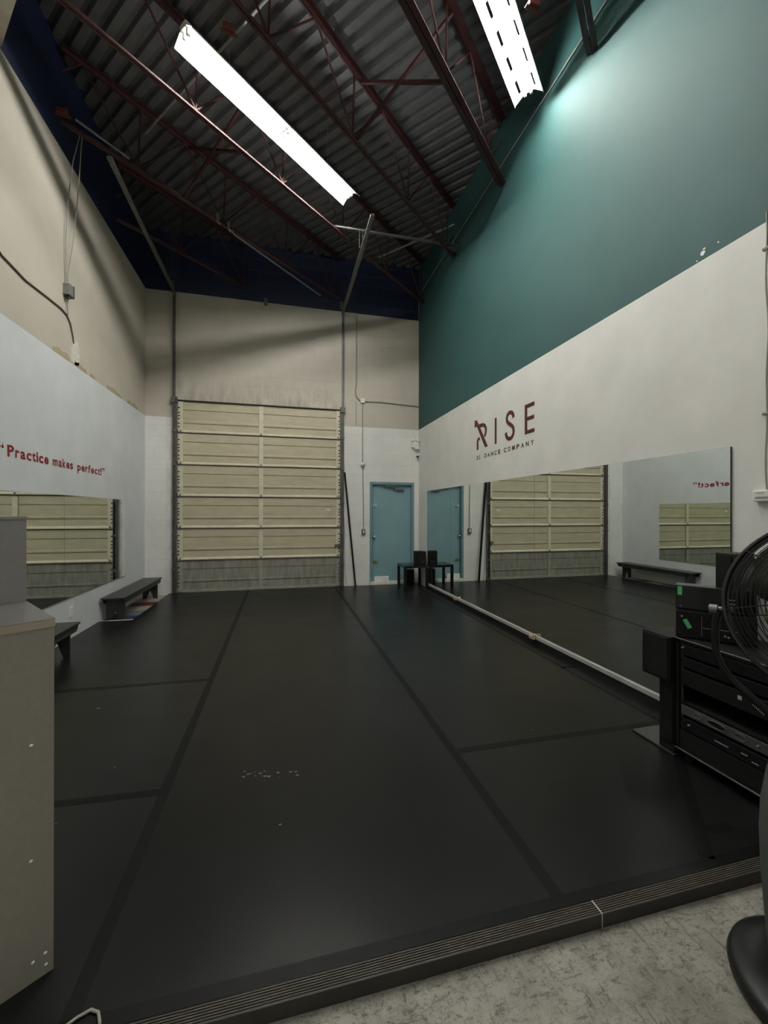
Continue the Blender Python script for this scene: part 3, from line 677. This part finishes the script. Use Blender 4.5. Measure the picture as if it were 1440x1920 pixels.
for x_, z_ in ((2.57, 2.885), (2.67, 2.885)):
    T = Matrix.Translation((x_, YB-.05, z_)) @ Matrix.Rotation(R_(80), 4, 'X')
    mb = MB(); mb.lathe([(0, -.03), (.02, -.03), (.036, .02), (.036, .03), (0, .034)], 16, T); wpart(mb, 'lamp_head', 'white', el)
mb = MB(); mb.bbox(2.60, 2.70, YB-.09, YB-.07, 2.70, 2.77, .01); wpart(mb, 'test_panel', 'whitep', el)
sc = thing('security_camera', 'small white camera in the corner right of the blue door', 'camera', (2.69, 7.95, 2.55))
mb = MB(); mb.lathe([(0, 0), (.028, 0), (.028, .02), (.01, .03), (.01, .05), (0, .05)], 14, Matrix(((0, 0, -1, XR), (0, 1, 0, 7.95), (1, 0, 0, 2.60), (0, 0, 0, 1)))); wpart(mb, 'mount', 'white', sc)
mb = MB(); mb.tube([(2.68, 7.96, 2.60), (2.665, 7.93, 2.575), (2.655, 7.90, 2.555)], [.012, .028, .028], 12); wpart(mb, 'camera_body', 'white', sc)
mb = MB(); mb.tube([(2.655, 7.90, 2.555), (2.653, 7.893, 2.551)], .018, 12); wpart(mb, 'lens', 'blackg', sc)
# leaning black pole
mb = MB(); a_, b_ = Vector((1.395, 7.90, .003)), Vector((1.19, 7.968, 2.205)); mb.bar(a_, b_, .03, .045, (0, 1, 0))
tag(mb.build('leaning_pole', 'blackm'), 'long square black pole leaning on the back wall beside the overhead door', 'pole')
# left wall box and cables
wb_ = thing('wall_box', 'grey metal electrical box on the beige part of the left wall', 'electrical box', (XL, 5.23, 3.8))
mb = MB(); mb.bbox(XL, XL+.07, 5.19, 5.27, 3.80, 3.92, .006); wpart(mb, 'box_body', 'pipe', wb_)
mb = MB(); mb.bbox(XL+.005, XL+.075, 5.275, 5.287, 3.79, 3.93, .003); wpart(mb, 'box_cover', 'galv', wb_)
mb = MB(); mb.tube([(XL+.035, 5.23, 3.80), (XL+.035, 5.23, 3.765)], .018, 8); wpart(mb, 'connector', 'dkslot', wb_)
X_ = XL+.02
conduit('hanging_wire', 'left one of two thin wires rising from the grey box to the roof', [(X_+.01, 5.225, 3.92), (X_, 5.22, 4.05), (X_, 5.21, 4.4), (X_+.02, 5.22, 4.9), (X_+.05, 5.25, 5.3), (X_+.1, 5.28, 5.62)], .005, 'cordg', 'wire')
conduit('hanging_wire', 'right one of two thin wires rising from the grey box to the roof', [(X_+.012, 5.235, 3.92), (X_+.01, 5.235, 4.05), (X_+.02, 5.30, 4.35), (X_+.04, 5.33, 4.7), (X_+.08, 5.31, 5.1), (X_+.12, 5.29, 5.64)], .005, 'taupe', 'wire')
conduit('wall_cable', 'dark cable sagging across the beige left wall down to the plaster patch', [(XL+.01, 3.9, 3.72), (XL+.01, 4.163, 3.60), (XL+.01, 4.5, 3.57), (XL+.01, 4.9, 3.60), (XL+.01, 5.13, 3.615), (XL+.01, 5.26, 3.60), (XL+.01, 5.34, 3.54), (XL+.01, 5.40, 3.42), (XL+.004, 5.43, 3.35)], .008, 'groove', 'cable')
conduit('wall_cable', 'thin double wire from the grey box down to the dark cable', [(XL+.035, 5.235, 3.77), (XL+.018, 5.25, 3.72), (XL+.014, 5.275, 3.60)], .005, 'taupe', 'cable')
ol = thing('wall_outlet', 'white outlet low on the left wall between the two benches', 'outlet', (XL, 5.39, .27))
mb = MB(); mb.bbox(XL, XL+.008, 5.35, 5.43, .235, .36, .003); wpart(mb, 'cover_plate', 'white', ol)
for z_ in (.27, .325):
    mb = MB(); mb.bbox(XL+.007, XL+.012, 5.373, 5.407, z_-.017, z_+.017, .003); wpart(mb, 'socket', 'whitep', ol)
# right wall box, cable, dark conduit
wbx = thing('surface_box', 'white plastic box at the right edge of the white wall below the cable', 'electrical box', (XR, 1.77, 1.5))
mb = MB(); mb.bbox(XR-.035, XR, 1.70, 1.83, 1.495, 1.560, .006); wpart(mb, 'box_body', 'white', wbx)
mb = MB(); mb.box(XR-.0365, XR-.0345, 1.72, 1.815, 1.513, 1.517); mb.box(XR-.0365, XR-.0345, 1.77, 1.805, 1.543, 1.546); mb.box(XR-.0365, XR-.0345, 1.72, 1.812, 1.520, 1.522); wpart(mb, 'box_slots', 'grey', wbx)
pts = []
for i in range(22):
    z = 1.56+i*(3.16-1.56)/21; pts.append((XR-.012, 1.768+.004*math.sin(i*.9)+.004*math.sin(i*.43), z))
rc = conduit('wall_cable', 'thin grey cable running wavy up the white wall at the right edge', pts, .005, 'cordg', 'cable')
for z in (2.0, 2.95):
    mb = MB(); mb.bbox(XR-.02, XR, 1.755, 1.79, z-.008, z+.008, .003); wpart(mb, 'cable_clip', 'grey', rc)
mb = MB(); mb.box(XR-.02, XR-.002, 1.69, 1.757, 2.95, 3.38)
tag(mb.build('dark_channel', 'blackm'), 'dark vertical channel on the green paint at the right edge', 'channel')

# ------------------------------------------------------------------ benches
def bench(y0, y1, lab, zf):
    t = thing('bench', lab, 'bench', (-2.14, (y0+y1)/2, zf), group='low black benches along the left wall')
    x0, x1 = -2.285, -2.0; zt_ = .302
    mb = MB(); mb.bbox(x0, x1, y0, y1, zt_-.02, zt_, .004); wpart(mb, 'seat', 'bench', t)
    for s_ in (0, 1):
        xs = x1-.03 if s_ else x0+.012
        mb = MB(); pl = [(y0+.02, zt_-.02), (y1-.02, zt_-.02), (y1-.03, zt_-.06), (y1-.06, zt_-.085), (y0+.06, zt_-.085), (y0+.03, zt_-.06)]
        mb.prism(pl, .018, Matrix(((0, 0, 1, xs), (1, 0, 0, 0), (0, 1, 0, 0), (0, 0, 0, 1)))); wpart(mb, 'apron', 'bench', t)
    for yy in (y0+.10, y1-.16):
        mb = MB(); zz = zt_-.02; xa, xb = x0+.03, x1-.03; xm = (xa+xb)/2
        pl = [(xa, zf), (xm-.055, zf), (xm-.01, zf+.13), (xm+.01, zf+.13), (xm+.055, zf), (xb, zf), (xb, zz), (xa, zz)]
        mb.prism([(xa, zf), (xm-.055, zf), (xm-.008, zf+.13), (xm-.008, zz), (xa, zz)], .02, Matrix(((1, 0, 0, 0), (0, 0, 1, yy), (0, 1, 0, 0), (0, 0, 0, 1))))
        mb.prism([(xb, zf), (xm+.055, zf), (xm+.008, zf+.13), (xm+.008, zz), (xb, zz)], .02, Matrix(((1, 0, 0, 0), (0, 0, 1, yy), (0, 1, 0, 0), (0, 0, 0, 1))))
        mb.box(xm-.008, xm+.008, yy, yy+.02, zf+.13, zz); wpart(mb, 'leg', 'bench', t)
bench(6.10, 7.85, 'low black wooden bench on the left wall nearest the overhead door', -.03)
bench(3.10, 4.87, 'low black wooden bench on the left wall half hidden by the grey cabinet', .0)

# ------------------------------------------------------------------ grey cabinet (file size) with a smaller one on top
e1 = Vector((-.8, -.6, 0)); e2 = Vector((-.6, .8, 0)); c0 = Vector((-.689, 1.503, 0))
def cabT(z): T = Matrix((e1, e2, Vector((0, 0, 1)))).transposed().to_4x4(); T.translation = c0+Vector((0, 0, z)); return T
T = cabT(0)
cb = thing('cabinet', 'tall beige laminate cabinet in the left foreground with a dark grey top', 'cabinet', tuple(c0+e1*.17+e2*.4))
def cp(mb, nm, mt):
    return wpart(mb, nm, mt, cb)
mb = MB(); mb.box(0, .34, 0, .86, .0, 1.07, T); cp(mb, 'body', 'cab')
mb = MB(); mb.box(-.002, .342, -.002, .862, 1.07, 1.0935, T); mb.mat(1); mb.box(-.002, .342, -.002, .862, 1.0935, 1.095, T); cp(mb, 'top_panel', ['cabedge', 'cabtop'])
mb = MB()
for x, z in ((.055, .72), (.055, .37), (.02, .065), (.018, .028), (.05, .06), (.3, .72), (.3, .37)):
    mb.lathe([(0, .003), (.0035, .002), (.005, 0)], 8, T @ Matrix.Translation((x, 0, z)) @ Matrix.Rotation(R_(90), 4, 'X'))
cp(mb, 'screw_plugs', 'white')['label'] = 'small white screw caps'
c2 = thing('cabinet', 'smaller grey laminate cabinet standing on top of the tall beige one', 'cabinet', tuple(c0+e1*.17+e2*.62+Vector((0, 0, 1.096))))
mb = MB(); mb.box(0, .34, .386, .84, 1.0955, 1.40, T); wpart(mb, 'body', 'cab2', c2)
mb = MB(); mb.box(-.002, .342, .384, .842, 1.40, 1.411, T); wpart(mb, 'top_panel', 'cab2', c2)
# cord loop near the platform edge
mb = MB(); pts = [(-.66, 1.262, -.002), (-.60, 1.305, .006), (-.555, 1.335, .006), (-.525, 1.347, .006), (-.502, 1.335, .006), (-.487, 1.305, .008), (-.483, 1.262, .004), (-.486, 1.225, -.02), (-.50, 1.15, ZS+.006), (-.62, 1.05, ZS+.006)]
mb.tube(pts, .0042, 8); tag(mb.build('floor_cable', 'cordg'), 'pale grey cable looping over the edge of the dance floor at bottom left', 'cable')

# ------------------------------------------------------------------ little table and speaker
st = thing('side_table', 'small square black side table in the far corner against the mirror', 'table', (2.42, 7.6, 0))
tx0, tx1, ty0, ty1, tz = 2.21, 2.685, 7.33, 7.80, .435
mb = MB(); mb.bbox(tx0, tx1, ty0, ty1, tz-.045, tz, .003); wpart(mb, 'table_top', 'blackg', st)
for x, y in ((tx0, ty0), (tx1-.045, ty0), (tx0, ty1-.045), (tx1-.045, ty1-.045)):
    mb = MB(); mb.box(x, x+.045, y, y+.045, .0, tz-.045); wpart(mb, 'leg', 'black', st)
sk = thing('speaker', 'small black speaker box standing on the side table by the mirror', 'speaker', (2.56, 7.48, tz))
T_ = Matrix.Translation((2.575, 7.50, tz)) @ Matrix.Rotation(R_(14), 4, 'Z')
mb = MB(); mb.bbox(-.085, .085, -.08, .10, 0, .255, .006, T_); wpart(mb, 'cabinet', 'blackm', sk)
mb = MB(); mb.lathe([(0, 0), (.055, 0), (.06, .004), (.062, 0)], 20, T_ @ Matrix.Translation((0, -.081, .09)) @ Matrix.Rotation(R_(90), 4, 'X')); wpart(mb, 'woofer', 'black', sk)
mb = MB(); mb.lathe([(0, .003), (.02, 0)], 16, T_ @ Matrix.Translation((0, -.081, .2)) @ Matrix.Rotation(R_(90), 4, 'X')); wpart(mb, 'tweeter', 'black', sk)
mb = MB(); mb.bbox(2.40, 2.56, 7.80, 7.93, .0, .30, .01); tag(mb.build('small_bin', 'black'), 'dark small box under the side table against the back wall', 'box')

# ------------------------------------------------------------------ equipment rack
rk = thing('equipment_rack', 'black wheeled equipment rack with audio units at the right edge', 'rack', (2.45, 1.69, 0))
rx0, rx1, ry0, ry1, rz0, rz1 = 2.24, 2.66, 1.43, 1.93, .065, .70
mb = MB()
for y0, y1 in ((ry0, ry0+.018), (ry1-.018, ry1)): mb.box(rx0, rx1, y0, y1, rz0, rz1)
mb.box(rx0, rx1, ry0, ry1, rz0, rz0+.018); mb.box(rx0, rx1, ry0, ry1, rz1-.018, rz1); mb.box(rx1-.01, rx1, ry0, ry1, rz0, rz1)
wpart(mb, 'rack_case', 'black', rk)
mb = MB()
for y in (ry0+.02, ry1-.034): mb.box(rx0+.012, rx0+.018, y, y+.014, rz0+.02, rz1-.02)
for z in (rz0-.004, rz1-.004): mb.tube([(rx0-.003, ry0, z+.004), (rx0-.003, ry1, z+.004)], .006, 6)
for z in [rz0+.05+i*.075 for i in range(9)]:
    for y in (ry0+.028, ry1-.028): mb.lathe([(0, .003), (.004, 0)], 6, Matrix(((0, 0, -1, rx0+.012), (0, 1, 0, y), (1, 0, 0, z), (0, 0, 0, 1))))
wpart(mb, 'rack_rails', 'railg', rk)['label'] = 'thin metal rack rails with screws'
for x, y in ((rx0+.03, ry0+.06), (rx0+.03, ry1-.06), (rx1-.05, ry0+.06), (rx1-.05, ry1-.06)):
    mb = MB(); mb.tube([(x-.012, y, .026), (x+.012, y, .026)], .0255, 16); mb.bar((x, y, .065), (x, y, .03), .02, .035); mb.mat(1); mb.box(x-.02, x+.02, y-.028, y+.028, .055, .066)
    wpart(mb, 'caster', ['blackm', 'galv'], rk)
def unit(name, label, z0, z1, deep, mt, extra=None, dx=.0):
    t = thing(name, label, 'audio unit', (2.3, 1.69, z0), group='audio units mounted in the equipment rack')
    mb = MB(); mb.bbox(rx0+.002+dx, rx0+deep, ry0+.03, ry1-.03, z0, z1, .003); wpart(mb, 'case', mt, t)
    if extra: extra(t)
    return t
def knobs(t, z, ys, r=.008, mt='galv'):
    for y in ys:
        mb = MB(); mb.lathe([(0, .012), (r, .012), (r, 0)], 10, Matrix(((0, 0, -1, rx0+.003), (0, 1, 0, y), (1, 0, 0, z), (0, 0, 0, 1)))); wpart(mb, 'knob', mt, t)
unit('receiver', 'thin black unit at the top of the rack', .615, .675, .3, 'blackg', lambda t: knobs(t, .655, (1.885,)))
unit('receiver', 'second thin black unit from the top of the rack', .545, .60, .3, 'blackg')
def amp(t):
    for y, a_, b_, nm in ((1.80, .022, .014, 'dial_ring'), (1.70, .05, .017, 'display_ring'), (1.58, .026, .016, 'dial_ring')):
        mb = MB(); mb.tube([(rx0-.001, y+a_*math.cos(t_), .30+b_*math.sin(t_)) for t_ in [i*math.pi/10 for i in range(20)]], .0022, 6, closed=True); wpart(mb, nm, 'galv', t)
    mb = MB(); mb.prism([(1.70+.045*math.cos(t_), .30+.013*math.sin(t_)) for t_ in [i*math.pi/10 for i in range(20)]], .002, Matrix(((0, 0, -1, rx0+.002), (1, 0, 0, 0), (0, 1, 0, 0), (0, 0, 0, 1)))); wpart(mb, 'display', 'blackg', t)
    knobs(t, .30, (1.50,), .006)
unit('amplifier', 'silver grey amplifier with oval rings in the middle of the rack', .272, .325, .32, 'silver', amp)
def disc(t):
    mb = MB()
    for y0, y1, z in ((1.64, 1.71, .215), (1.55, 1.58, .222), (1.50, 1.53, .205)): mb.box(rx0-.0005, rx0+.003, y0, y1, z, z+.004)
    wpart(mb, 'button_row', 'cordg', t); knobs(t, .225, (1.85,), .006)
unit('disc_player', 'black player with small pale buttons below the silver amplifier', .19, .255, .32, 'blackg', disc)
mb = MB(); mb.bbox(rx0+.004, rx0+.02, ry0+.02, ry1-.02, rz0+.02, .18, .003); wpart(mb, 'blank_panel', 'blackm', rk)
mb = MB(); mb.box(rx0+.004, rx1-.02, ry0+.02, ry1-.02, .335, .345); wpart(mb, 'shelf', 'blackm', rk)
mb = MB()
T_ = Matrix.Translation((rx0-.002, 1.475, .50))
for i in range(7): mb.box(-.001, .002, -.03+i*.009, -.025+i*.009, 0, .03, T_ @ Matrix.Rotation(R_(25), 4, 'X'))
mb.box(-.001, .002, .05, .07, .02, .04, T_); mb.box(-.001, .02, -.045, .19, -.04, .055, Matrix.Translation((rx0+.0, 1.475, .50)))
v_ = unit('power_unit', 'black unit with slanted pale vent slots at the right of the rack', .44, .53, .28, 'blackm')
mb = MB()
for i in range(7): mb.box(-.0015, .003, -.03+i*.0085, -.026+i*.0085, -.012, .016, Matrix.Translation((rx0+.001, 1.50, .485)) @ Matrix.Rotation(R_(30), 4, 'X'))
wpart(mb, 'vent_slots', 'cordg', v_)
mb = MB(); mb.bbox(rx0-.001, rx0+.004, 1.575, 1.595, .487, .507, .002); wpart(mb, 'switch', 'cabedge', v_)
# units standing on the rack, turned towards the viewer
def topbox(name, label, cx, cy, w_, d_, z0, z1, rot, mt, tapep, extra=None):
    t = thing(name, label, 'audio unit', (cx, cy, z0), R_(rot))
    mb = MB(); mb.bbox(-w_/2, w_/2, -d_/2, d_/2, 0, z1-z0, .006); mb.build('case', mt, t)
    if tapep:
        x, z, ang, ln = tapep
        mb = MB(); mb.box(-.011, .011, -d_/2-.0012, -d_/2+.001, -ln/2, ln/2, Matrix.Translation((x, 0, z)) @ Matrix.Rotation(R_(ang), 4, 'Y')); mb.build('green_tape', 'green', t)['label'] = 'green tape tag'
    if extra: extra(t, -d_/2)
    return t
def ex1(t, y):
    mb = MB()
    for i in range(3): mb.box(.03, .09, y-.003, y, -.0+.03+i*.022, .035+i*.022)
    mb.build('button_row', 'grey', t)
    for x, z in ((-.155, .015), (.155, .12)):
        mb = MB(); mb.lathe([(0, .006), (.005, 0)], 8, Matrix.Translation((x, y, z)) @ Matrix.Rotation(R_(90), 4, 'X')); mb.build('corner_screw', 'galv', t)
topbox('mixing_console', 'black audio unit with green tape on its left end, topmost on the rack', 2.413, 1.844, .36, .11, .868, 1.005, -50, 'blackg', (-.160, .105, 0, .05), ex1)
def ex2(t, y):
    for x, z in ((.045, .035), (.06, .03), (-.15, .12)):
        mb = MB(); mb.lathe([(0, .01), (.006, .01), (.007, 0)], 8, Matrix.Translation((x, y, z)) @ Matrix.Rotation(R_(90), 4, 'X')); mb.build('knob', 'galv', t)
    mb = MB(); mb.box(-.06, -.058, y-.002, y, .02, .13); mb.box(-.055, .1, y-.002, y, .065, .068); mb.build('panel_seam', 'grey', t)
topbox('power_amplifier', 'black audio unit with a slanted green tag, directly on top of the rack', 2.407, 1.838, .36, .11, .706, .862, -50, 'blackm', (-.125, .08, -28, .055), ex2)
sp_ = thing('speaker', 'upright black speaker behind the fan against the right wall', 'speaker', (2.585, 1.86, .70))
T_ = Matrix.Translation((2.56, 1.86, .703)) @ Matrix.Rotation(R_(28), 4, 'Z')
ps = [(-.055, -.07), (.06, -.07), (.06, .07), (-.055, .07)]
# its foot stands on the rack rear
mb = MB(); mb.bbox(-.065, .06, -.07, .07, .30, .50, .004, T_); 
mb = MB(); mb.bbox(2.535, 2.70, 1.83, 1.93, .703, 1.19, .004); wpart(mb, 'cabinet', 'black', sp_)
mb = MB(); mb.bbox(2.529, 2.5355, 1.838, 1.922, .72, 1.18, .002); wpart(mb, 'grille', 'blackm', sp_)
cr = thing('stage_box', 'tall narrow black crate beside the rack, below the boxy speaker', 'crate', (2.4, 2.0, .0125))
mb = MB(); mb.bbox(2.245, 2.60, 1.945, 2.045, .0125, .43, .004); wpart(mb, 'crate_body', 'blackm', cr)
mb = MB(); mb.bbox(2.24, 2.247, 1.955, 2.035, .06, .38, .002); wpart(mb, 'front_panel', 'black', cr)
s2 = thing('speaker', 'boxy black speaker sticking out left of the equipment rack', 'speaker', (2.4, 2.06, .431))
mb = MB(); mb.bbox(2.21, 2.60, 1.945, 2.135, .432, .698, .006); wpart(mb, 'cabinet', 'blackm', s2)
mb = MB(); mb.bbox(2.203, 2.212, 1.955, 2.125, .445, .688, .003); wpart(mb, 'grille', 'black', s2)
mb = MB(); mb.bbox(2.235, 2.66, 1.94, 2.235, .0008, .012, .003)
tag(mb.build('floor_board', 'boardg'), 'thin dark grey board lying on the dance floor under the crate', 'board')

# ------------------------------------------------------------------ drum fan
FC = Vector((2.1, 1.1, 1.06)); ax = Vector((-.85, -.42, .38)).normalized()
fan = thing('drum_fan', 'large black drum fan with a wire guard at the right edge', 'fan', (2.1, 1.1, ZS))
sx_ = Vector((0, 0, 1)).cross(ax).normalized(); uy_ = ax.cross(sx_)
TF = Matrix((sx_, uy_, ax)).transposed().to_4x4(); TF.translation = FC
RF = .365
mb = MB(); mb.lathe([(RF-.002, -.035), (RF+.006, -.04), (RF+.008, -.03), (RF+.006, .02), (RF+.012, .03), (RF+.006, .036), (RF-.006, .02), (RF-.002, -.035)], 64, TF); wpart(mb, 'housing', 'black', fan)
def guard(sgn, nm):
    mb = MB(); z0 = .035 if sgn > 0 else -.038
    def pt(r): return z0+sgn*.095*(1-(r/RF)**2.2)
    rs = [RF*(.12+.88*i/21) for i in range(22)] if sgn > 0 else [RF*(.15+.85*i/13) for i in range(14)]
    for r in rs: mb.tube([(r*math.cos(a), r*math.sin(a), pt(r)) for a in [i*math.pi/28 for i in range(56)]], .0019, 4, closed=True, T=TF)
    for k in range(8):
        a = k*math.pi/4+.2; mb.tube([(r*math.cos(a), r*math.sin(a), pt(r)-sgn*.004) for r in [RF*i/10 for i in range(1, 11)]], .0028, 5, T=TF)
    mb.lathe([(0, pt(0)+sgn*.006), (.045, pt(0)+sgn*.004), (.05, pt(.05)-sgn*.003)], 20, TF)
    return wpart(mb, nm, 'black', fan)
guard(1, 'front_guard'); guard(-1, 'rear_guard')
mb = MB()
for k in range(3):
    a0 = k*2*math.pi/3+.35; n = 7; vs = []
    for i in range(n+1):
        r = .05+(RF-.07)*i/n; wa = .62+.30*math.sin(math.pi*min(1, i/n*1.1))
        for j in range(5):
            a = a0+(j/4-.5)*wa*1.5; z = .0-(j/4-.5)*.10
            vs.append((r*math.cos(a), r*math.sin(a), z-.04))
    mb.add(vs, [(i*5+j, i*5+j+1, (i+1)*5+j+1, (i+1)*5+j) for i in range(n) for j in range(4)], TF, True)
bl = wpart(mb, 'blades', 'blade', fan)
sm = bl.modifiers.new('s', 'SOLIDIFY'); sm.thickness = .003
mb = MB(); mb.tube([(0, 0, -.14), (0, 0, -.02)], .07, 20, T=TF); mb.tube([(0, 0, -.02), (0, 0, .015)], [.055, .04], 20, T=TF); wpart(mb, 'motor', 'blackm', fan)
lat = Vector((sx_.x, sx_.y, 0)).normalized()
if lat.dot(Rt) > 0: lat = -lat     # towards the picture's left
def YP(s_, z): return tuple(Vector((FC.x, FC.y, 0))+lat*s_+Vector((0, 0, z)))
mb = MB(); ypts = [(.385, .99), (.40, .95), (.405, .88), (.403, .80), (.385, .74), (.34, .68), (.22, .58), (.11, .51), (.0, .485)]
full = [YP(a, z) for a, z in ypts]+[YP(-a, z) for a, z in ypts[::-1][1:]]
mb.tube(full, .016, 10); wpart(mb, 'yoke', 'black', fan)
for s_ in (1, -1):
    mb = MB(); mb.tube([YP(.345*s_, 1.0), YP(.40*s_, .99)], .012, 10); mb.tube([YP(.395*s_, .99), YP(.425*s_, .988)], .022, 10); wpart(mb, 'tilt_knob', 'galv', fan)['label'] = 'chrome tilt knob'
mb = MB(); mb.tube([(2.1, 1.1, .49), (2.1, 1.1, .03)], .022, 12); mb.tube([(2.1, 1.1, .30), (2.1, 1.1, .03)], .028, 12); wpart(mb, 'pole', 'black', fan)
mb = MB(); mb.lathe([(0, .085), (.04, .08), (.05, .03), (.12, .022), (.135, .012), (.14, 0), (0, 0)], 32, Matrix.Translation((2.1, 1.1, ZS))); wpart(mb, 'base', 'black', fan)
# ------------------------------------------------------------------ grey rounded floor object on a black base
gb = thing('weighted_bag', 'rounded dark grey upright body on a wide black round base at bottom right', 'floor stand', (1.6, .86, ZS))
mb = MB(); mb.lathe([(0, 0), (.235, 0), (.252, .012), (.256, .03), (.25, .048), (.235, .058), (.17, .062), (.15, .055), (0, .055)], 48, Matrix.Translation((1.6, .86, ZS))); wpart(mb, 'base', 'black', gb)
mb = MB(); mb.lathe([(0, .056), (.142, .056), (.152, .08), (.164, .22), (.172, .35), (.176, .47), (.172, .56), (.158, .66), (.13, .76), (.09, .84), (.05, .87), (0, .875)], 48, Matrix.Translation((1.6, .86, ZS))); wpart(mb, 'body', 'bin', gb)
